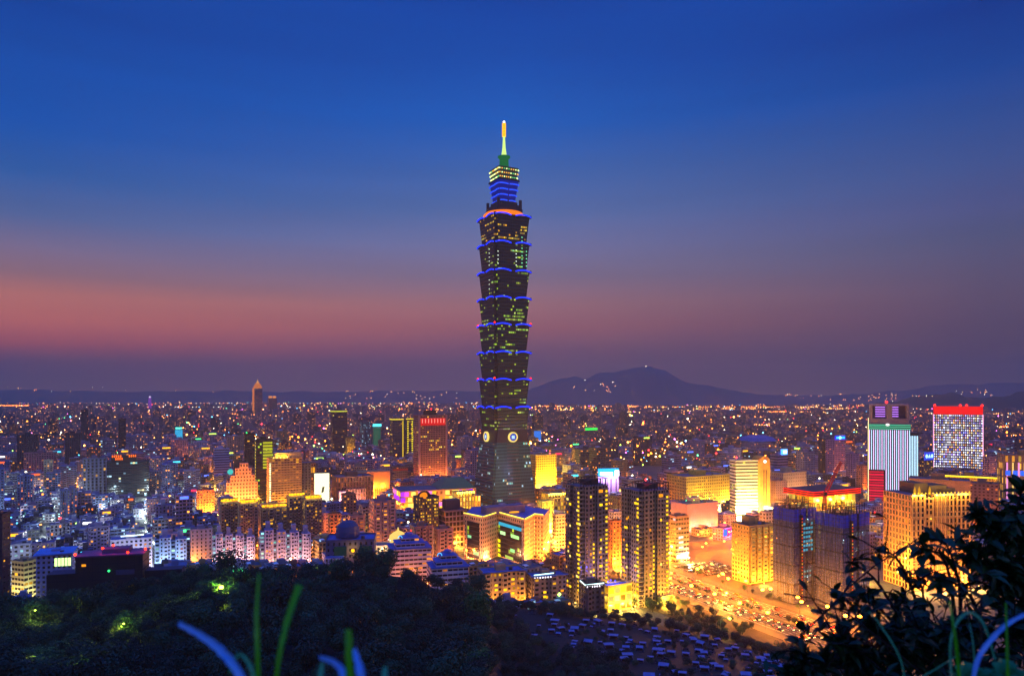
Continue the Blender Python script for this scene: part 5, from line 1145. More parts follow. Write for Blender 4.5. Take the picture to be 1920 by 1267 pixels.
sb = bx(o, 'sign', G('1428f0', 1.3), -w_*.5, w_*.5, -d_/2-1, -d_/2-.3, h, h+7)
for u in (-.33, -.2, .14, .27, .38): bx(sb, 'mark', G('28d0ff', 1.7), u*w_-1.2, u*w_+1.2, -d_/2-1.4, -d_/2-1.05, h+1.8, h+5)
mb = MB(); mb.ball((0-w_*.04, -d_/2-1.3, h+3.5), 2.6, 0, 8, 6); mb.build('mark', G('a0f8ff', 2), sb)
simple('office_tower', 'thin dark tower beside mauve tower', 'thin dark tower standing close to the mauve one', 1534, 1549, 822, 885, 1170, '3c3040', .8, .06)
o, w_, d_, h = simple('office_block', 'striped block with bright blue roof sign', 'mauve striped block with a brilliant blue white roof sign', 1444, 1477, 852, 880, 1180, 'a08098', .7, .0, ww=1, wh=.45, st=4.5, glass='2a2040')
q = bx(o, 'roof_sign', G('4090ff', 3.2, True), -w_*.1, w_*.42, -d_/2-1, -d_/2+2, h, h+9); bx(q, 'bright_core', G('e8fbff', 3), 0, w_*.36, -d_/2-1.3, -d_/2-1.05, h+2, h+7)
o, w_, d_, h = simple('office_tower', 'pink slab with blazing blue roof sign', 'pale pink slab with blazing blue and white rooftop billboard', 1118, 1160, 892, 930, 860, 'e0a8c0', .35, .05, yaw=R(8), ww=.25, wh=.8, st=30, bay=7, glass='30182c')
q = bx(o, 'roof_sign', G('20a8ff', 2.2, True), -w_*.5, w_*.5, -d_/2-1, -d_/2+1, h, h+9); bx(q, 'white_panel', G('f0ffff', 3.0), -w_*.42, w_*.2, -d_/2-1.3, -d_/2-1.05, h+1, h+5); bx(q, 'corner_lamp', G('fff8ff', 4.5), w_*.3, w_*.5, -d_/2-1.4, -d_/2-1.05, h, h+7)
light(q, (0, -d_/2-12, h+4), (.25, .35, 1), 26000, 1)
simple('apartment_tower', 'grey tower behind beige office', 'grey apartment tower with dense windows behind the beige wide office', 1492, 1528, 846, 890, 1060, '8a7a90', .7, .12, 'mixed')
simple('apartment_block', 'salmon office near striped tower', 'salmon office block with window slots left of the striped light tower', 1606, 1630, 872, 925, 1000, 'd08060', .7, .05, 'orange', ww=.5, wh=.4, lamps=(.3, .8), lw=22000)
simple('apartment_tower', 'pinkish slab', 'pinkish slab with faint windows between mauve tower and striped tower', 1586, 1612, 850, 900, 1080, 'a07a98', .7, .1, 'mixed')
# big hotel in front right
def hotel():
    Y = 560; X, YY, w_, d_, h = site(1655, 1818, 925, Y, .6, R(10)); o = empty('hotel', (X, YY, 0), R(10), 'large beige hotel with dark vertical window bays and golden floodlit crown', 'hotel'); reg_hero('gold crowned hotel', 1652, 1822, 905, 1110, Y, o, w_, d_); hw, hd = w_/2, d_/2
    cm = 'd89850'; m1 = facade(.5, .7, .06, 'gold', 1.2, glass='141018'); m2 = facade(.55, .6, .4, 'warm', 1.5, glass='0c0a10')
    for i, (a, b, off, mm) in enumerate(((-hw, -hw*.55, 0, m1), (-hw*.55, -hw*.2, 2.5, m2), (-hw*.2, hw*.22, 0, m1), (hw*.22, hw*.45, 1.2, m1), (hw*.45, hw*.55, 2.6, m2), (hw*.55, hw, .4, m1))):
        bx(o, 'wall', mm, a, b-.004, -hd+off, hd, 0, h-(3 if off > 2 else 0), cm, bay=3.4, st=4.4)
        bx(o, 'cornice', WALL, a-.3, b+.2, -hd+off-1, -hd+off+1, h-.9-(3 if off > 2 else 0), h+.6-(3 if off > 2 else 0), 'e8b880')
    mb = MB()
    for i in range(15): u = -hw+1+(w_-2)*i/14; mb.box(u-.45, u+.45, -hd-.55, -hd-.02, 2, h-1.5, 0)
    for j in range(3): mb.box(-hw, hw, -hd-.5, -hd-.03, h*(.28+.24*j), h*(.28+.24*j)+1.0, 0)
    mb.build('pilaster_grid', WALL, o, color=H('e4a860'))
    for (a, b, z1) in ((-hw*.6, -hw*.15, 8), (-hw*.1, hw*.5, 6), (hw*.15, hw*.8, 3.5)): bx(o, 'roof_pavilion', WALL, a, b, -hd*.4, hd*.7, h, h+z1, '6a5440')
    mt = G('ffd020', 2.0); rnd = random.Random(7)
    for i in range(16):
        u = -hw+2+(w_-4)*i/15; mb = MB(); mb.octa((u, -hd-1.2, h+1.6), .75); q = mb.build('crown_lamp', mt, o)
        if i % 2 == 0: light(q, (u, -hd-2.5, h+.2), (1, .68, .1), 900, .5)
    for u in (-hw*.85, -hw*.7, -hw*.35): mb = MB(); mb.lathe([(1.2, h), (.8, h+4), (0, h+7)], 8, 0, (u, -hd+1)); mb.build('finial', G('f0a820', .9), o)
    for i in range(12): pane(o, 'F', w_, d_-5.2, hw*.5, h*.25+i*4.4, 1.2, 1.6, WHT if i % 3 == 0 else YEL); pane(o, 'E', w_, d_, -hd+3, h*.25+i*4.4, 1.6, 1.6, YEL)
    lampset(o, [(-hw*.9, -hd-9, 3), (-hw*.2, -hd-10, 3), (hw*.5, -hd-10, 3), (hw, -hd-8, 3)], (1, .46, .10), 15000, 1.5)
    lampset(o, [(-hw-8, -hd-4, 26), (-hw-9, -hd+3, 14)], (1, .7, .1), 7000, 1, .9)
hotel()
simple('office_block', 'tall brown slab behind gold crowned hotel', 'tall plain brown slab rising behind the gold crowned hotel', 1704, 1818, 898, 1000, 680, 'b08058', .5, .02, yaw=R(-30), ww=.1, wh=.1, lamps=(.5, .9), lw=16000)
simple('office_block', 'brown gridded block right', 'brown gridded office right of the plain brown slab', 1815, 1872, 905, 990, 720, 'b07a58', .7, .05, 'orange', ww=.5, wh=.4, glass='50301c', yaw=R(-30), lamps=(.3,), lw=16000)
o, w_, d_, h = simple('department_store', 'gold eaved long hall', 'long hall with a blazing golden eave light', 1770, 1868, 893, 912, 1000, 'b88838', .4, .3, 'gold', yaw=R(-30)); strip(o, 'eave_light', G('ffd820', 2.4), [(-w_/2, -d_/2-.8, h), (w_/2, -d_/2-.8, h)], 1.0); lampset(o, [(-w_*.2, -d_/2-8, 4), (w_*.3, -d_/2-8, 4)], YC, 26000, 2)
o, w_, d_, h = simple('department_store', 'store with blue and gold pillars', 'large store with gold lit pillars and small blue signs at the picture edge', 1868, 1980, 852, 940, 900, 'c09050', .5, .4, 'warm', ww=.4, wh=.8, st=9, bay=7, yaw=R(-20))
for i in range(9): bx(o, 'lit_pillar', G('ffd070' if i % 2 else 'ff9ae0', 1.2), -w_/2+3+i*w_/9, -w_/2+4.6+i*w_/9, -d_/2-.9, -d_/2-.1, 8, h-10)
for i in range(4): bx(o, 'blue_sign', G('2860ff', 1.6), -w_/2+2+i*w_*.14, -w_/2+7+i*w_*.14, -d_/2-1.4, -d_/2-.95, h-26, h-20)
simple('office_block', 'pink topped block by dotted tower', 'pale pink block with bright flank right of the dotted light tower', 1842, 1868, 855, 890, 1100, 'c0908c', .6, .1, 'mixed', lamps=(.5,), lw=26000)
# arena with pale round roof
o = empty('arena', (WX(1420, 1950), 1950, 0), 0, 'arena with pale shallow domed roof on the far side of the city', 'arena'); mb = MB(); mb.lathe([(46, 0), (46, 24)], 28); mb.build('wall', WALL, o, color=H('4a4a68')); mb = MB(); mb.lathe([(50, 24), (40, 33), (20, 38), (0, 39)], 28); mb.build('roof', ROOFB, o); reg_hero('pale domed arena', 1385, 1455, 808, 832, 1950, o, 90, 90)
o, w_, d_, h = simple('office_block', 'green neon topped block', 'dark block with a long green neon sign on its roof', 1090, 1120, 806, 820, 2300, '303040', .5, .2, 'mixed'); bx(o, 'roof_sign', G('20ff50', 1.6), -w_*.5, w_*.5, -d_/2-1, -d_/2, h, h+7)
o, w_, d_, h = simple('office_block', 'blue screen block', 'block with large blue lit screen right of the tall stacked tower', 996, 1014, 804, 822, 2000, '806040', .5, .4, 'gold'); bx(o, 'screen', G('1c78e8', 1.2), -w_*.4, w_*.5, -d_/2-1, -d_/2-.2, h*.3, h*.9)
# ------------------------------------------------------------------ the fabric of the city between the landmarks
rnd = random.Random(21)
def rowof(z, Y): return HOR+(EYE-z)*F/Y
def blocked(x, y, half):
    p = Vector((x, y, 0))
    for hh in HERO:
        dx, dy = x-hh['x'], y-hh['y']
        if abs(dx)+abs(dy) < 260 and math.hypot(dx, dy) < half+max(hh['w'], hh['d'])*.62: return True
    q = p-RP; a = q.dot(RD); b = q.dot(RN)
    if -420 < a < 200 and abs(b) < 32+half: return True
    q = p-Vector((60, 690, 0)); 
    if abs(q.dot(E2)) < 14+half and -260 < q.dot(E1) < 420 and x > 0: return True
    if -340 < (p-(RP+E1*-58)).dot(RD) < -40 and abs((p-(RP+E1*-58)).dot(RN)) < 8+half: return True
    c = Vector((175, 640, 0))+E1*30; q = p-c
    if abs(q.dot(E1)) < 85+half and abs(q.dot(E2)) < 75+half: return True
    return False
def cap(px, half_px, Y, py_top):
    """raise py_top (lower the building) so that it does not hide the visible part of a landmark behind it"""
    t = py_top
    for hh in HERO:
        if hh['Y'] > Y-5 and hh['x0']-1 < px+half_px and hh['x1']+1 > px-half_px: t = max(t, hh['vb']-2)
    return t
# kinds
COLS = {'grey': '8a8690', 'pinkish': 'b08890', 'tan': 'b09070', 'pale': 'b8b0b4', 'brown': '7a6054', 'mauve': '8c7890', 'dark': '3c3a48', 'bluish': '6a78a0', 'ochre': 'b08c50', 'brick': 'a0604c'}
F_AP = [facade(.45, .45, .10, 'mixed', 2.2, glass='14141e'), facade(.6, .5, .10, 'warm', 2.0, glass='14121a'), facade(.9, .45, .07, 'cool', 1.8, glass='161a28'), facade(.4, .6, .16, 'orange', 1.6, glass='1a1216'), facade(.75, .5, .10, 'mixed', 2.2, glass='10121c')]
F_LO = [facade(.5, .45, .12, 'cool', 2.8, glass='10162c'), facade(.7, .5, .12, 'mixed', 2.4, glass='101428'), facade(.45, .5, .08, 'cool', 2.6, glass='141a30')]
lots = []
v = 470.0
while v < 1750:
    pitch = 17+max(0, v-560)*.014
    u = -.80*v
    i = 0
    while u < .8*v:
        i += 1
        # walk on the rotated street grid
        gx, gy = u+rnd.uniform(-2, 2), v+rnd.uniform(-2, 2)
        a, b = gx*E1.x+gy*E1.y, gx*E2.x+gy*E2.y
        ga, gb = floor(a/pitch), floor(b/pitch)
        x, y = gx, gy
        px = 960+F*x/y
        u += pitch*1.04
        street = (abs((a % 92)-46) > 40) or (abs((b % 128)-64) > 58)
        if street or not (-60 < px < 1980): continue
        lots.append((x, y, px, pitch))
    v += pitch*1.02
cands = []
for (x, y, px, pitch) in lots:
    py = rowof(0, y)
    if land(x, y) > 1.5: continue
    low = px < 420 and 700 < y < 1080 or px < 300 and y < 1080
    if px > 1120 and px < 1250 and 1150 < y < 1500: continue      # dark park
    if low and rnd.random() < .93:
        w_, d_ = rnd.uniform(10, 17), rnd.uniform(9, 15); h = rnd.uniform(8, 17); kind = 'low_house'
        col = rnd.choice(('bluish', 'bluish', 'grey', 'pale', 'mauve', 'dark'))
    else:
        k = rnd.random(); kind = 'apartment_block'
        h = rnd.uniform(16, 30) if k < .62 else (rnd.uniform(30, 48) if k < .93 else rnd.uniform(48, 74))
        if y > 1150: h *= .85
        w_, d_ = rnd.uniform(.72, 1.1)*pitch, rnd.uniform(.55, .9)*pitch
        col = rnd.choice(('grey', 'pinkish', 'tan', 'pale', 'brown', 'mauve', 'dark', 'mauve', 'ochre', 'brick') if px > 350 else ('grey', 'bluish', 'mauve', 'dark', 'bluish', 'brown', 'pinkish'))
    if blocked(x, y, max(w_, d_)*.6): continue
    hp = w_*.75*F/y
    tp = cap(px, hp, y, rowof(h, y)); h = EYE-(tp-HOR)*y/F
    if px > 1130 and y < 600: continue
    if px > 1200 and y < 1000: h = min(h, 26)
    if h < 6: continue
    vis_ = (w_*h)/(y*y)
    cands.append([vis_, kind, x, y, px, w_, d_, h, col])
# hidden behind nearer ones? rough column test
cands.sort(key=lambda c: c[3]); heap = {}
for c in cands:
    vis_, kind, x, y, px, w_, d_, h, col = c
    cols_ = range(int(px-w_*.5*F/y)//6, int(px+w_*.5*F/y)//6+1); t = rowof(h, y); b = rowof(0, y)
    vis_px = sum(max(0, min(b, heap.get(k, 1300))-t) for k in cols_)
    for hh in HERO:
        if hh['Y'] < y and hh['x0'] < px < hh['x1'] and hh['t'] < t: vis_px = 0
    c[0] = vis_px
    for k in cols_: heap[k] = min(heap.get(k, 1300), t)
byk = {}
for c in sorted(cands, key=lambda c: -c[0]): byk.setdefault(c[1], []).append(c)
solo = {}; restc = []
for k, lst in byk.items():
    solo[k] = [c for c in lst[:285] if c[0] > 12]; restc += lst[len(solo[k]):]
names_used = {}
SHORT = [(hh['s'], (hh['x0']+hh['x1'])/2, hh['vb']-8, hh['Y']) for hh in HERO]
def label_for(c):
    vis_, kind, x, y, px, w_, d_, h, col = c
    py = (rowof(h, y)+rowof(0, y))/2; best = min(SHORT, key=lambda s: math.hypot(s[1]-px, (s[2]-py)*1.6))
    dx, dy = px-best[1], (py-best[2])*1.6
    rel = ('right of' if dx > 0 else 'left of') if abs(dx) > abs(dy) else ('in front of' if dy > 0 else 'behind')
    n = names_used.get((best[0], rel, kind, col), 0); names_used[(best[0], rel, kind, col)] = n+1
    kd = 'low house' if kind == 'low_house' else ('tower block' if h > 38 else 'apartment block')
    return f"{col} {kd}, {ordn(n) if n else 'nearest one'} {'out ' if n else ''}{rel} the {best[0]}"
POOLS = []
ALLSOLO = [c for l in solo.values() for c in l]
ALLSOLO.sort(key=lambda c: math.hypot(*( (c[4]-min(SHORT, key=lambda s: math.hypot(s[1]-c[4], (s[2]-(rowof(c[7], c[3])+rowof(0, c[3]))/2)*1.6))[1]), 0)))
for c in ALLSOLO:
    vis_, kind, x, y, px, w_, d_, h, col = c
    o = empty(kind, (x, y, 0), YAW+rnd.choice((0, 0, 0, .12, -.1)), label_for(c), 'house' if kind == 'low_house' else 'building', 'low houses of the blue lit district' if kind == 'low_house' else 'apartment blocks of the city')
    hw, hd = w_/2, d_/2; hexc = COLS[col]; rf = ROOFB if kind == 'low_house' or px < 420 else rnd.choice((ROOF, ROOFB, ROOF))
    m = rnd.choice(F_LO if kind == 'low_house' else F_AP)
    mb = MB(); shape = rnd.random()
    if shape < .45 or kind == 'low_house': pl = [(-hw, -hd), (hw, -hd), (hw, hd), (-hw, hd)]
    elif shape < .75: pl = [(-hw, -hd), (-hw*.2, -hd), (-hw*.2, -hd+2), (hw*.3, -hd+2), (hw*.3, -hd), (hw, -hd), (hw, hd), (-hw, hd)]
    else: pl = [(-hw, -hd), (hw*.2, -hd), (hw*.2, -hd*.2), (hw, -hd*.2), (hw, hd), (-hw, hd)]
    mb.prism(pl, 0, h, 0, 1, bay=3.2, st=3.3)
    if kind != 'low_house':
        for k in range(rnd.randint(1, 3)):
            u = rnd.uniform(-hw*.8, hw*.5)
            if u+3 < -hw*.2 or shape < .45: mb.box(u, u+3, -hd-1.2, -hd-.004, 2, h-rnd.uniform(.5, 4), 0, 1, bay=2.8, st=3.3)
    mb.build('wall', [m, rf], o, color=H(hexc))
    mb = MB()
    for a, b in zip(pl, pl[1:]+pl[:1]):
        a, b = Vector(a), Vector(b); dd = (b-a).normalized(); nn = Vector((dd.y, -dd.x)); mb.obox((a+b)/2-nn*.12, dd, (b-a).length, .3, h+.003, h+.9, 0)
    mb.build('parapet', WALL, o, color=H(hexc))
    mb = MB(); u = rnd.uniform(-hw*.5, hw*.2); mb.box(u, u+w_*.3, -hd*.1, hd*.6, h, h+rnd.uniform(2.6, 5.5), 0, 0); mb.build('stair_house', WALL, o, color=H(rnd.choice((hexc, '9a98a8', '707890'))))
    if y < 1000 or rnd.random() < .5:
        mb = MB(); u = rnd.uniform(-hw*.8, -hw*.4); mb.box(u, u+w_*.2, -hd*.7, -hd*.1, h, h+2.2, 0); mb.build('roof_shed', principled('tin_blue', H('4870b0'), .5) if 'tin' not in GC else GC['tin'], o); GC.setdefault('tin', o.children[-1].data.materials[0] if o.children else None)
    r = rnd.random()
    if r < .2: 
        mb = MB(); cl = rnd.choice(('ff5a20', '40d8ff', 'ff2050', 'c8ff60', 'ffffff', 'ffb020', '5070ff', '50ff90')); mb.box(-hw*.5, hw*.5, -hd-.7, -hd-.3, h-3, h-.6, 0); mb.build('shop_sign', G(cl, 2.4), o)
    elif r < .3: mb = MB(); mb.octa((0, 0, h+5), rnd.uniform(.7, 1.5)); mb.build('roof_lamp', G(rnd.choice(('ff2828', 'fff0c0', 'ffb040', '50d0ff', 'ff8020', 'b0ff60')), 7), o)
# the remaining, smaller showing houses of the near city
mb = MB(); FA = facade(.55, .5, .11, 'mixed', 2.2, glass='12131e', attr=True); RA = objcol('roof_mixed', attr=True)
def tinted(hexs, k=1.0): mb.tint = (*[c*k for c in H(hexs)], 1)
for c in restc:
    vis_, kind, x, y, px, w_, d_, h, col = c; tinted(COLS[col])
    mb.obox((x, y), E1, w_, d_, 0, h, 0, 1, bay=3.3, st=3.3); mb.obox((x+rnd.uniform(-2, 2), y), E1, w_*.35, d_*.4, h, h+3.5, 1, 1)
# far city
Y = 1750.0
while Y < 9300:
    pitch = 30+(Y-1750)*.016
    x = -.74*Y
    while x < .74*Y:
        xx, yy = x+rnd.uniform(-.3, .3)*pitch, Y+rnd.uniform(-.3, .3)*pitch; x += pitch*.92
        if rnd.random() < .12 or blocked(xx, yy, 20): continue
        r = rnd.random(); h = rnd.uniform(10, 26) if r < .72 else (rnd.uniform(26, 42) if r < .955 else rnd.uniform(45, 85))
        px = 960+F*xx/yy
        if px > 1180 and h > 45: h *= .5
        if Y > 5500: h = min(h, rnd.uniform(14, 50))
        w_, d_ = rnd.uniform(.5, .9)*pitch, rnd.uniform(.4, .8)*pitch
        if h > 44: w_ = min(w_, 34); d_ = min(d_, 26)
        t = cap(px, w_*.5*F/yy, yy, rowof(h, yy)); h = EYE-(t-HOR)*yy/F
        if h < 5: continue
        tinted(rnd.choice(('8a8690', 'a08088', '8c7890', '50506a', '2c2c3c', '6a6078', 'a08468')), rnd.uniform(.35, .9))
        mb.obox((xx, yy), E1, w_, d_, 0, h, 0, 1, bay=max(3.4, pitch*.09), st=max(3.4, pitch*.07))
        if h > 30: mb.obox((xx, yy), E1, w_*.4, d_*.4, h, h+5, 1, 1)
    Y += pitch*.9
tag(mb.build('distant_city', [FA, RA], vcol=True), kind='stuff')

# ------------------------------------------------------------------ lamps
LP = H('ff8a1e')
def lamp_proto(color, watts, name='boulevard_lamp', h=9.0, es=16, r=.55):
    o = empty(name, (0, 0, 0)); mb = MB(); mb.tube([(0, 0, 0), (0, 0, h*.92), (.5, 0, h), (1.8, 0, h+.2)], .11, 5); mb.build('pole', STEEL, o)
    mb = MB(); mb.ball((1.9, 0, h-.1), r, 0, 8, 5, .7); hd = mb.build('lamp_head', glow('lamp_glow', color, es), o)
    if watts: light(hd, (1.9, 0, h-.9), color, watts, .4)
    reg(o); return o
big = lamp_proto((1, .30, .016), 24000, h=11, r=1.25, es=30); mid = lamp_proto((1, .26, .018), 11000, name='street_lamp', h=9, r=.9, es=24); cold = lamp_proto((.75, .95, 1.0), 6000, name='cold_lamp', h=8, r=.7, es=14); gold = lamp_proto((1, .56, .06), 16000, name='gold_lamp', h=9, r=.9, es=20)
used_l = set()
def lamp(proto, x, y, rz, label, group):
    z = max(0, land(x, y)) if y < 480 else 0
    if proto.name not in used_l: used_l.add(proto.name); o = proto; o.location = (x, y, z); o.rotation_euler = (0, 0, rz)
    else: o = copy_thing(proto, (x, y, z), rz)
    return tag(o, label, 'street lamp', group)
an = math.atan2(RN.y, RN.x)
for k in range(-13, 5):
    for s in (-1, 1):
        p = RP+RD*(k*24+ (8 if s > 0 else 0))+RN*s*24.5
        if 430 < p.y: lamp(big, p.x, p.y, an+(pi if s > 0 else 0), 'orange street lamp on a tall pole along the wide boulevard', 'boulevard lamps')
for k in range(-13, 5):
    p = RP+RD*(k*17)+RN*14
    if 440 < p.y and k % 2: lamp(big, p.x, p.y, an, 'tall orange street lamp on the far lane line of the boulevard', 'inner boulevard lamps')
for i in range(9):
    for j in range(5):
        if rnd.random() < .45:
            p = Vector((175, 640, 0))+E1*(30-78+i*19)+E2*(-66+j*33); lamp(mid, p.x, p.y, rnd.uniform(0, 6), 'orange lamp standing on the bare orange lit plaza', 'plaza lamps')
for k in range(-5, 16): p = Vector((60, 690, 0))+E1*(k*22)+E2*11; lamp(mid, p.x, p.y, 0, 'orange lamp along the cross street behind the twin towers', 'cross street lamps')
nl = 0
# along the streets of the grid
for a_i in range(-14, 15):
    for b_i in range(3, 17):
        for (fa, fb) in ((a_i*92, b_i*128), (a_i*92, b_i*128+64), (a_i*92+46, b_i*128)):
            x = fa*E1.x+fb*E2.x; y = fa*E1.y+fb*E2.y
            if y < 500 or y > 1500: continue
            px = 960+F*x/y
            if not (-40 < px < 1960) or land(x, y) > 1: continue
            if px > 1120 and px < 1250 and 1150 < y: continue
            if any(math.hypot(x-h_['x'], y-h_['y']) < max(h_['w'], h_['d'])*.55 for h_ in HERO): continue
            west = px < 400 and y < 1080
            if west:
                if rnd.random() < .85: lamp(cold, x, y, rnd.uniform(0, 6), 'cold white street lamp among the low blue houses', 'white lamps of the low district')
            else: lamp(gold if rnd.random() < .35 else mid, x, y, rnd.uniform(0, 6), 'orange street lamp between the city blocks', 'orange lamps of the city streets')
            nl += 1
print('grid lamps', nl)
# lamps in the wood
green = lamp_proto((.72, 1, .08), 900, 'path_lamp', h=7, r=.3, es=9)
for i, (px, py, Yd, lb) in enumerate(((419, 1096, 262, 'bright yellow green lamp glowing between the trees on the hill crest'), (66, 1143, 270, 'small lamp glowing through the trees near the black tower'), (232, 1168, 235, 'lamp hidden in leaves making a lit green patch under the hill crest'), (60, 1232, 205, 'lamp hidden in leaves lighting the lowest corner of the wood'), (152, 1252, 196, 'white green lamp low in the wood'), (1366, 1156, 432, 'large yellow green lamp at the edge of the boulevard trees'), (1268, 1100, 500, 'yellow green lamp beside the second twin tower'))):
    x, z = WX(px, Yd), WZ(py, Yd)
    o = green if i == 0 else copy_thing(green, (0, 0, 0)); o.scale = (1, 1, 1); o.location = (x-1.9, Yd, z-7); tag(o, lb, 'lamp')
    if i in (0, 5): o.scale = (3, 3, 3); o.location = (x-5.7, Yd-2, z-21); light(o, (1.9, -.6, 7.4), (.5, 1, .04), 1600, .5)
# rows of distant lights, far too many to count
mb = MB(); mats = [G('ff8420', 20), G('ffa848', 17), G('ffe8b8', 13), G('ff3030', 13), G('60c8ff', 11), G('60ff90', 9), G('ff70e0', 11), G('c8ff50', 9)]
wts = (30, 22, 18, 5, 4, 2, 2.5, 2)
def far_light(px, Y, z, k=.00062, m_=None):
    mb.octa((WX(px, Y), Y, z), Y*k*rnd.uniform(.7, 1.35), rnd.choices(range(8), wts)[0] if m_ is None else m_)
for _ in range(2300):
    py = 758+rnd.expovariate(1/40); 
    if py > 900: continue
    Y = GY(py); px = rnd.uniform(-20, 1940); far_light(px, Y, rnd.choice((14, 20, 26, 30, 34)), .00055)
for (x0, x1, py, n, m_) in ((0, 60, 765, 40, 0), (60, 470, 768, 60, None), (0, 900, 760, 120, None), (600, 900, 757, 60, 0), (1010, 1220, 766, 60, 0), (1225, 1440, 757, 90, 0), (1225, 1700, 760, 90, 0), (1150, 1640, 768, 110, 0), (1300, 1600, 772, 90, 1), (1380, 1640, 779, 80, 0), (1660, 1920, 783, 70, 1), (1560, 1700, 765, 40, 0)):
    for i in range(n):
        px = x0+(x1-x0)*(i+rnd.uniform(-.2, .2))/n; Y = GY(py+rnd.uniform(-.5, .5)); far_light(px, Y, 27, .0005, m_ if rnd.random() < .85 else None)
CL = [(rnd.uniform(-20, 1940), rnd.uniform(785, 890)) for _ in range(75)]
for _ in range(800):
    cx_, cy_ = rnd.choice(CL); py = min(905, max(778, rnd.gauss(cy_, 4))); Y = GY(py); px = rnd.gauss(cx_, 26); z_ = rnd.uniform(20, 44); rr_ = Y*.0006*rnd.choice((1, 1, 1, 1.6, 2.2))
    if any(hh['Y'] > Y and hh['x0']-4 < px < hh['x1']+4 and rowof(z_, Y) < hh['vb'] and rowof(z_, Y) > hh['t'] for hh in HERO): continue
    mb.octa((WX(px, Y), Y, z_), rr_, rnd.choices(range(8), (24, 18, 16, 9, 7, 4, 5, 4))[0])
for _ in range(46):      # lit streets seen as lines
    Y0 = rnd.uniform(1900, 6800); x0 = rnd.uniform(-.7, .7)*Y0; d = rnd.choice((E1, E1, E2)); m_ = rnd.choice((0, 0, 1, None)); st_ = Y0*.011
    for i in range(rnd.randint(12, 34)):
        q = Vector((x0, Y0, 0))+d*st_*i
        if abs(q.x) < .73*q.y and q.y > 1700: mb.octa((q.x, q.y, 26), q.y*.0005*rnd.uniform(.8, 1.3), m_ if m_ is not None else rnd.choice((1, 2)))
# blobs of the middle distance
for (px, py, m_, k) in ((660,816,7,.004),(1136,806,7,.003),(1282,787,7,.004),(1297,835,0,.004),(1212,830,0,.003),(570,760,1,.002),(265,850,0,.0035),(110,802,2,.005),(105,808,5,.004),(97,812,1,.004),(620,797,3,.004),(547,815,2,.003),(1055,783,6,.004),(1066,783,6,.003),(1075,822,1,.003),(1165,782,5,.002),(590,775,6,.002),(1240,850,5,.002),(868,818,2,.004),(864,790,4,.002),(857,772,5,.002),(1660,783,2,.003),(1840,788,7,.004),(1335,838,0,.003),(505,798,4,.004),(518,800,4,.0035),(590,788,4,.003),(420,800,4,.003),(1380,778,0,.005),(123,790,2,.004),(1090,776,0,.002)):
    Y = min(5000, GY(py+10)); mb.octa((WX(px, Y), Y, WZ(py, Y)), Y*k*.55, m_)
# hillside lights
for (px, py, Y) in [(1095+rnd.uniform(-20, 60), 715+rnd.uniform(-4, 22), 7900) for _ in range(16)]+[(rnd.uniform(640, 890), rnd.uniform(733, 748), 9400) for _ in range(30)]+[(rnd.uniform(10, 460), rnd.uniform(724, 735), 9700) for _ in range(12)]+[(rnd.uniform(1440, 1680), rnd.uniform(738, 752), 8600) for _ in range(46)]+[(1711, 742, 6000), (1718, 742, 6000), (1723, 742, 6000), (1737, 742, 6000), (1748, 742, 6000)]+[(rnd.uniform(1780, 1860), rnd.uniform(730, 742), 8200) for _ in range(14)]: mb.octa((WX(px, Y), Y, WZ(py, Y)), Y*.00045, rnd.choice((0, 1, 2, 1)))
mb.octa((WX(1211, 8580), 8580, WZ(686.5, 8580)), 5, 2)
tag(mb.build('far_city_lights', mats), kind='stuff')

# ------------------------------------------------------------------ cars
def car(colhex, parked):
    o = empty('car', (0, 0, 0)); body = principled('car_paint', H(colhex), .3, noise=0, spec=.6)
    mb = MB(); mb.prism([(-2.2, -.85), (2.2, -.85), (2.2, .85), (-2.2, .85)], .3, .85, 0, 0, [(-2.1, -.82), (2.1, -.82), (2.1, .82), (-2.1, .82)]); mb.prism([(-1.6, -.78), (1.0, -.78), (1.0, .78), (-1.6, .78)], .85, 1.4, 0, 0, [(-1.2, -.66), (.4, -.66), (.4, .66), (-1.2, .66)]); mb.build('body', body, o)
    mb = MB()
    for x in (-1.35, 1.35):
        for y in (-.86, .86): mb.tube([(x, y-.1, .32), (x, y+.1, .32)], .32, 10)
    mb.build('wheel_set', DARK, o)
    mb = MB(); mb.prism([(-1.5, -.8), (.9, -.8), (.9, .8), (-1.5, .8)], .92, 1.3, 0, 0, [(-1.22, -.7), (.5, -.7), (.5, .7), (-1.22, .7)]); mb.build('windows', GLASS, o)
    if not parked:
        for s in (-.6, .6):
            mb = MB(); mb.ball((2.2, s, .65), .2, 0, 6, 4); mb.build('headlight', G('ffdc90', 9), o); mb = MB(); mb.ball((-2.2, s, .7), .26, 0, 6, 4); mb.build('tail_light', G('ff1408', 16), o)
    reg(o); return o
CARS = [car(c, False) for c in ('707478', '16181c', 'b07c10', '601414')]; PK = [car(c, True) for c in ('5c5c64', '1c2028', '848484', '3c1212')]
usedc = set()
def place_car(proto, p, rz, label, group):
    if proto.name not in usedc: usedc.add(proto.name); o = proto; o.location = (p.x, p.y, .14); o.rotation_euler = (0, 0, rz)
    else: o = copy_thing(proto, (p.x, p.y, .14), rz)
    tag(o, label, 'car', group)
ra = math.atan2(RD.y, RD.x); cn = ('silver car', 'dark car', 'yellow taxi', 'dark red car')
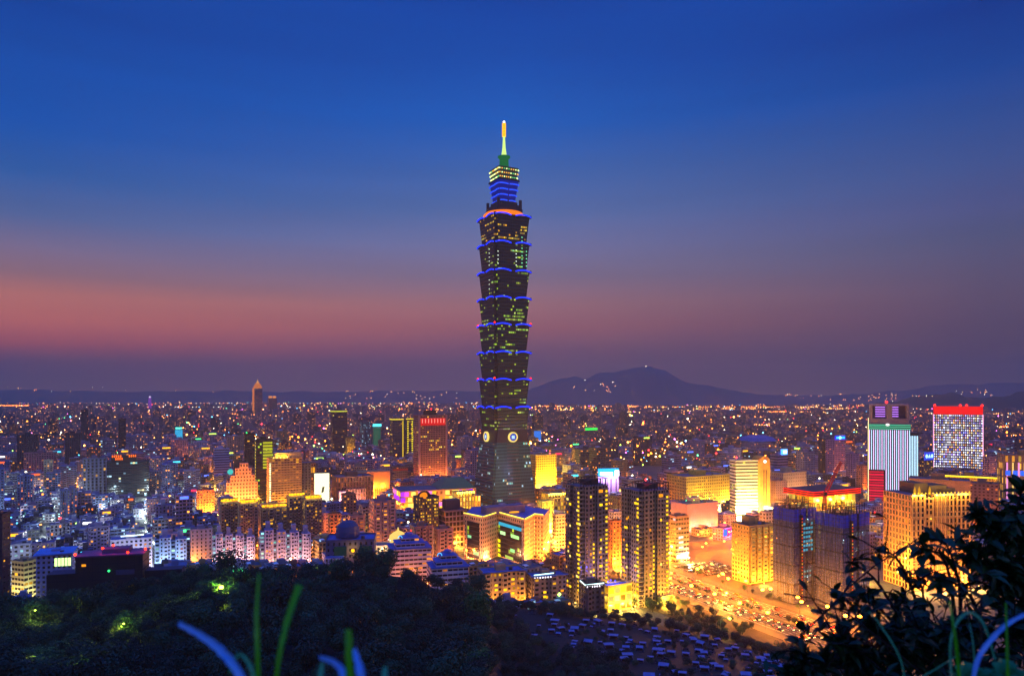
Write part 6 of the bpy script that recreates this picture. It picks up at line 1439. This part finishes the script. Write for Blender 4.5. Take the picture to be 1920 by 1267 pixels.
for lane in (-17.2, -13.7, -10.2, -6.6, 6.6, 10.2, 13.7, 17.2):
    s = -250+rnd.uniform(0, 10)
    while s < 60:
        i = rnd.choices(range(4), (3, 3, 3, 1))[0]
        away = lane < 0
        place_car(CARS[i], RP+RD*s+RN*lane, ra+(pi if not away else 0), f"{cn[i]} {'driving towards the hill with headlights lit' if away else 'driving away showing red tail lights'} on the boulevard", f"{cn[i]}s {'coming' if away else 'leaving'} on the boulevard")
        s += rnd.uniform(9, 24) if abs(lane) > 7 else rnd.uniform(6, 10)
for r_ in range(5):
    for k in range(16):
        if rnd.random() < .75:
            i = rnd.randrange(4); p = Vector((150, 607, 0))+E1*(k*2.9-2)+E2*(r_*8-16); place_car(PK[i], p, YAW+pi/2, f"{('silver', 'dark', 'white', 'dark red')[i]} parked car in the open car park beside the boulevard", f"{('silver', 'dark', 'white', 'dark red')[i]} cars in the car park")

# ------------------------------------------------------------------ street trees in town
for _ in range(260):
    s = rnd.uniform(-250, 70); p = RP+RD*s+RN*(rnd.choice((-31, 31, 33, 0)) if rnd.random() < .35 else rnd.uniform(-62, -33)); 
    if p.y > 455: tree(p.x, p.y, 0, rnd.uniform(.35, .6) if True else 1, rnd.randrange(5), 'small street tree planted along the boulevard', 'boulevard trees')

for _ in range(75):
    p = RP+RD*rnd.uniform(-110, 75)+RN*rnd.uniform(-66, -34)
    if p.y > 440: tree(p.x, p.y, max(0, land(p.x, p.y)-.3), rnd.uniform(.55, .9), rnd.randrange(5), 'leafy tree in the belt beside the boulevard verge', 'boulevard verge trees')
# ------------------------------------------------------------------ haze
def haze():
    mb = MB(); mb.box(-12600, 12600, -320, 11900, -4.5, 620, 0, 0, bottom=True)
    m = bpy.data.materials.new('haze'); m.use_nodes = True; t = NT(m.node_tree)
    pv = t.n('ShaderNodeVolumePrincipled', i_Color=(.9, .74, .55)); pv.inputs['Density'].default_value = HAZE; pv.inputs['Density Attribute'].default_value = ''
    pv.inputs['Anisotropy'].default_value = .3
    t.t.links.new(pv.outputs[0], t.n('ShaderNodeOutputMaterial').inputs['Volume']); m.cycles.homogeneous_volume = True
    tag(mb.build('haze', m), kind='stuff')
HAZE = 1.15e-4
haze()
# ------------------------------------------------------------------ plants on the viewpoint, close to the camera
from mathutils import Quaternion
rn = random.Random(77)
SHL = leafmat('shrub_leaf', '0a1e08', '285c18', .15)
def catmull(pts, n=8):
    out = []; P_ = [pts[0]]+list(pts)+[pts[-1]]
    for i in range(1, len(P_)-2):
        a, b, c, d = P_[i-1:i+3]
        for k in range(n):
            t = k/n; out.append(.5*((2*b)+(c-a)*t+(2*a-5*b+4*c-d)*t*t+(3*b-a-3*c+d)*t*t*t))
    return out+[P_[-2]]
def leaf(mb, p, d, nrm, L, W_):
    d = d.normalized(); s = d.cross(nrm).normalized(); nrm = s.cross(d).normalized()
    prof = ((0, .06, 0), (.2, .36, .01), (.45, .5, 0), (.75, .33, -.06), (1, .02, -.16))
    rows_ = [(p+d*L*t+nrm*L*z+s*W_*w_+nrm*W_*w_*.35, p+d*L*t+nrm*L*z, p+d*L*t+nrm*L*z-s*W_*w_+nrm*W_*w_*.35) for t, w_, z in prof]
    for a, b in zip(rows_, rows_[1:]):
        mb.quad([a[0], a[1], b[1], b[0]]); mb.quad([a[1], a[2], b[2], b[1]])
def shrub(label, branches, nleaf, L=(.06, .105), spread=.16, sub=3):
    """branches: lists of (px, py, distance); leaves grow along the outer part of each and on side twigs"""
    b0 = P(*branches[0][0]); root = Vector((b0.x, b0.y, land(b0.x, b0.y)-.05)); o = empty('shrub', root, 0, label, 'shrub', None)
    st = MB(); lf = MB()
    for br in branches:
        pts = catmull([root+Vector((rn.uniform(-.1, .1), rn.uniform(-.05, .05), 0))]+[P(*b) for b in br], 6)
        st.tube([q-root for q in pts], .014, 5, 0, .004)
        N = len(pts); twigs = []
        for k in range(sub*3):
            i = int(N*rn.uniform(.35, .97)); q = pts[min(i, N-1)]; d = Vector((rn.gauss(0, 1), rn.gauss(0, .7), rn.gauss(.25, .8))).normalized(); e = q+d*rn.uniform(.4, 1.2)*spread
            st.tube([q-root, (q+e)/2-root+Vector((0, 0, .01)), e-root], .005, 3, 0, .002); twigs.append((q, e))
        for k in range(nleaf):
            if rn.random() < .4: i = int(N*(1-abs(rn.gauss(0, .3)))); i = max(int(N*.35), min(N-2, i)); q = pts[i]; ax = (pts[i+1]-pts[i]).normalized()
            else: a, e = rn.choice(twigs); t = rn.uniform(.2, 1); q = a+(e-a)*t; ax = (e-a).normalized()
            side = Vector((rn.gauss(0, 1), rn.gauss(0, 1), rn.gauss(-.15, .6))).normalized(); d = (ax*.5+side).normalized()
            n_ = Vector((rn.gauss(0, .5), rn.gauss(0, .5), 1)).normalized(); l = rn.uniform(*L)
            leaf(lf, q-root, d, n_, l, l*rn.uniform(.32, .5))
    st.build('stem', BARK, o); lf.build('foliage', SHL, o)
    return o
D = 3.7
shrub('leafy shrub with three arching sprays in front of the netted towers', [
    [(1740, 1290, D), (1690, 1170, D), (1640, 1085, D), (1590, 1052, D)], [(1740, 1290, D), (1655, 1190, D-.2), (1600, 1135, D-.2), (1560, 1118, D-.3)],
    [(1750, 1290, D), (1715, 1120, D+.1), (1680, 1045, D), (1645, 1032, D)], [(1740, 1290, D), (1700, 1200, D), (1650, 1140, D), (1620, 1110, D)], [(1745, 1290, D), (1735, 1180, D), (1730, 1110, D), (1720, 1080, D)]], 40)
shrub('shrub with long drooping leaves before the gold crowned hotel', [
    [(1800, 1290, D), (1785, 1110, D), (1765, 1040, D), (1735, 1035, D)], [(1800, 1290, D), (1800, 1120, D), (1790, 1060, D), (1770, 1010, D)], [(1810, 1290, D), (1830, 1150, D), (1800, 1100, D), (1760, 1085, D)], [(1800, 1290, D), (1780, 1200, D), (1750, 1170, D), (1700, 1160, D)]], 34, (.07, .13))
shrub('tall dense dark shrub closing the view at the edge', [
    [(1905, 1290, 4), (1880, 1080, 4), (1862, 1000, 4), (1832, 960, 4)], [(1925, 1290, 4), (1910, 1060, 4), (1905, 970, 4), (1920, 905, 4)], [(1930, 1290, 4), (1920, 1040, 4), (1890, 985, 4), (1860, 995, 4)], [(1900, 1290, 4), (1870, 1130, 4), (1840, 1050, 4), (1820, 1045, 4)],
    [(1925, 1290, 4), (1930, 1100, 4), (1925, 1010, 4), (1940, 940, 4)], [(1890, 1290, 4), (1900, 1160, 4), (1880, 1090, 4), (1900, 1030, 4)], [(1930, 1290, 4), (1900, 1120, 4), (1925, 1050, 4), (1950, 1000, 4)]], 160, (.06, .115), .18, 6)
shrub('low dark bush spreading along the bottom beside the graveyard', [
    [(1640, 1320, 3.4), (1590, 1250, 3.4), (1540, 1232, 3.4), (1500, 1225, 3.4)], [(1660, 1320, 3.4), (1640, 1240, 3.4), (1590, 1210, 3.4), (1570, 1200, 3.4)], [(1700, 1320, 3.4), (1700, 1230, 3.4), (1660, 1190, 3.4), (1630, 1170, 3.4)], [(1620, 1320, 3.4), (1560, 1275, 3.4), (1510, 1262, 3.4), (1480, 1262, 3.4)],
    [(1760, 1320, 3.4), (1770, 1240, 3.4), (1740, 1190, 3.4), (1720, 1180, 3.4)], [(1820, 1320, 3.4), (1830, 1230, 3.4), (1810, 1190, 3.4), (1800, 1170, 3.4)], [(1860, 1320, 3.4), (1880, 1240, 3.4), (1900, 1190, 3.4), (1910, 1170, 3.4)], [(1700, 1320, 3.4), (1660, 1260, 3.4), (1620, 1240, 3.4), (1600, 1236, 3.4)], [(1780, 1320, 3.4), (1760, 1260, 3.4), (1730, 1235, 3.4), (1700, 1220, 3.4)]], 170, (.05, .1), .24, 6)
# bare stalks
o = empty('dry_stalk', (P(1640, 1300, 3.2).x, 3.2, 148), 0, 'thin bare crossing stalks before the netted towers', 'stalk')
for pts in ([(1500, 1190, 3.2), (1545, 1150, 3.2), (1592, 1100, 3.2), (1640, 1060, 3.2)], [(1470, 1112, 3.2), (1530, 1122, 3.2), (1590, 1150, 3.2), (1680, 1220, 3.2), (1760, 1290, 3.2)]):
    mb = MB(); mb.tube([P(*q)-o.location for q in pts]+([P(1720, 1010, 3.3)-o.location] if pts[0][0] == 1500 else []), .0035, 4); mb.build('stalk', BARK, o)
# grass blades
def grassmat(name, c1, c2, tr=.45):
    m = bpy.data.materials.new(name); m.use_nodes = True; t = NT(m.node_tree)
    uv = t.n('ShaderNodeUVMap', uv_map='UVMap'); s = t.n('ShaderNodeSeparateXYZ', i_0=uv.outputs[0])
    rib = t.n('ShaderNodeTexNoise', i_Vector=t.n('ShaderNodeCombineXYZ', i_0=t.m('MULTIPLY', s.outputs[0], 14.0), i_1=t.m('MULTIPLY', s.outputs[1], 1.5)).outputs[0], i_Scale=1.0, i_Detail=3.0)
    c = t.mix(t.ramp(rib.outputs[0], [(.35, (0, 0, 0)), (.65, (1, 1, 1))]), H(c1), H(c2))
    d = t.n('ShaderNodeBsdfPrincipled', i_Base_Color=c, i_Roughness=.35); tl = t.n('ShaderNodeBsdfTranslucent', i_Color=c)
    mx = t.n('ShaderNodeMixShader', i_0=tr, i_1=d.outputs[0], i_2=tl.outputs[0]); t.t.links.new(mx.outputs[0], t.n('ShaderNodeOutputMaterial').inputs[0]); return m
GG = grassmat('grass_green', '1f8a0c', '48c820', .4); GB = grassmat('grass_sky_sheen', '1890ff', '78ccff', .3); GD = grassmat('grass_teal', '1f8a50', '50d0a0', .4)  # GB: reflection of the blue sky painted into the blade colour
def blade(parent, pts, w0, wm, w1, mat, Y, tilt=0.0, down=True):
    c = catmull([P(px, py, Y+dy) for px, py, dy in pts], 8)
    if down: c = [Vector((c[0].x+.0, c[0].y, 148.4))]+c
    mb = MB(); N = len(c); L = []
    for i, q in enumerate(c):
        t = i/(N-1); w_ = (w0+(wm-w0)*t*2 if t < .5 else wm+(w1-wm)*(t-.5)*2)*Y/F/2*.72
        d = (c[min(i+1, N-1)]-c[max(0, i-1)]).normalized(); s = d.cross(Vector((0, 1, tilt))).normalized()
        w_ *= 1+.1*sin(i*1.7+len(pts))+.06*sin(i*4.1)
        L.append((q+s*w_-parent.location, q-parent.location+Vector((0, w_*.5, 0)), q-s*w_-parent.location))
    for i in range(N-1):
        a, b = L[i], L[i+1]; v0, v1 = i/6, (i+1)/6
        mb.quad([a[0], a[1], b[1], b[0]], 0, [(0, v0), (.5, v0), (.5, v1), (0, v1)]); mb.quad([a[1], a[2], b[2], b[1]], 0, [(.5, v0), (1, v0), (1, v1), (.5, v1)])
    return mb.build('blade', mat, parent, smooth=True)
t1 = empty('grass_tuft', (P(480, 1300, .95).x, .95, 148.4), 0, 'tall grass tuft with a drooping pale blue blade and two upright green blades', 'grass tuft')
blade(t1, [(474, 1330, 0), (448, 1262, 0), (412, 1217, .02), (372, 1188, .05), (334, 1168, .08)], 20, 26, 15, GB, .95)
blade(t1, [(486, 1330, 0), (474, 1262, 0), (462, 1236, .01), (450, 1226, .02), (438, 1238, .03), (430, 1262, .03)], 12, 10, 5, GD, .95)
blade(t1, [(484, 1330, 0), (483, 1230, 0), (481, 1150, .02), (486, 1074, .04)], 9, 13, 5, GG, .95)
blade(t1, [(512, 1330, 0), (522, 1240, 0), (538, 1165, .02), (561, 1097, .04)], 8, 13, 19, GG, .95)
t2 = empty('grass_tuft', (P(655, 1300, .85).x, .85, 148.4), 0, 'cut grass clump with one thick green stub between two bent pale blue blades', 'grass tuft')
blade(t2, [(656, 1330, 0), (655, 1240, 0), (653, 1180, .01)], 22, 20, 17, GG, .85)
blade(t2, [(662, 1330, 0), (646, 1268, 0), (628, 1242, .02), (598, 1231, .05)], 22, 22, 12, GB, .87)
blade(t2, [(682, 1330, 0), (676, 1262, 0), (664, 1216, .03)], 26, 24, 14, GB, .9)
blade(t2, [(600, 1330, 0), (598, 1290, 0), (604, 1242, .02)], 18, 16, 8, GD, .9)
blade(t2, [(722, 1330, 0), (720, 1290, 0), (722, 1250, .02)], 14, 14, 12, GD, .9)
t3 = empty('grass_tuft', (P(1830, 1300, 1.5).x, 1.5, 148.4), 0, 'grass tuft with arching teal and green blades in front of the dark shrubs', 'grass tuft')
blade(t3, [(1802, 1330, 0), (1796, 1240, 0), (1789, 1180, 0), (1780, 1126, .03)], 11, 9, 5, GG, 1.5)
blade(t3, [(1788, 1330, 0), (1782, 1230, 0), (1786, 1185, 0), (1802, 1156, .02), (1822, 1148, .04), (1846, 1172, .05), (1866, 1236, .06)], 5, 9, 5, GD, 1.5)
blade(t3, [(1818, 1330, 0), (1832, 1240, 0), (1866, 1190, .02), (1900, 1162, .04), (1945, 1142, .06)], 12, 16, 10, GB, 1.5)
blade(t3, [(1892, 1330, 0), (1889, 1240, 0), (1886, 1130, .03)], 11, 9, 4, GG, 1.5)
blade(t3, [(1700, 1330, 0), (1716, 1280, 0), (1760, 1250, .02), (1800, 1225, .03)], 4, 4, 2, GD, 1.6)
blade(t3, [(1830, 1330, 0), (1826, 1220, 0), (1818, 1168, .03)], 5, 4, 2, GD, 1.6)
blade(t3, [(1700, 1330, 0), (1690, 1240, 0), (1650, 1170, .02), (1628, 1145, .03)], 4, 4, 2, GD, 1.7)
# crinkled leaves in the lower corner
o = empty('broad_leaf_plant', (P(1850, 1290, 1.6).x, 1.6, 148.4), 0, 'crinkled teal leaves at the foot of the arching grass', 'plant')
for (px, py, r) in ((1812, 1262, 26), (1842, 1272, 24), (1882, 1256, 26), (1862, 1276, 22), (1905, 1268, 20), (1795, 1280, 22)):
    c = P(px, py, 1.6)-o.location; R_ = r*1.6/F; mb = MB(); prev = None; ctr = c+Vector((0, 0, -R_*.5)); N = 20
    ring = [c+Vector((cos(2*pi*k/N)*R_*(1+.12*sin(k*2.1)), .02*sin(k*2.7), sin(2*pi*k/N)*R_*(.8+.1*cos(k*3)))) for k in range(N)]
    for k in range(N): mb.quad([ctr+Vector((0, .02, 0)), ring[k], ring[(k+1) % N]])
    mb.build('leaf', GD, o)
mb = MB(); mb.tube([(0, 0, 0), (0, .02, 1.15)], .003, 5); mb.build('stem', BARK, o)
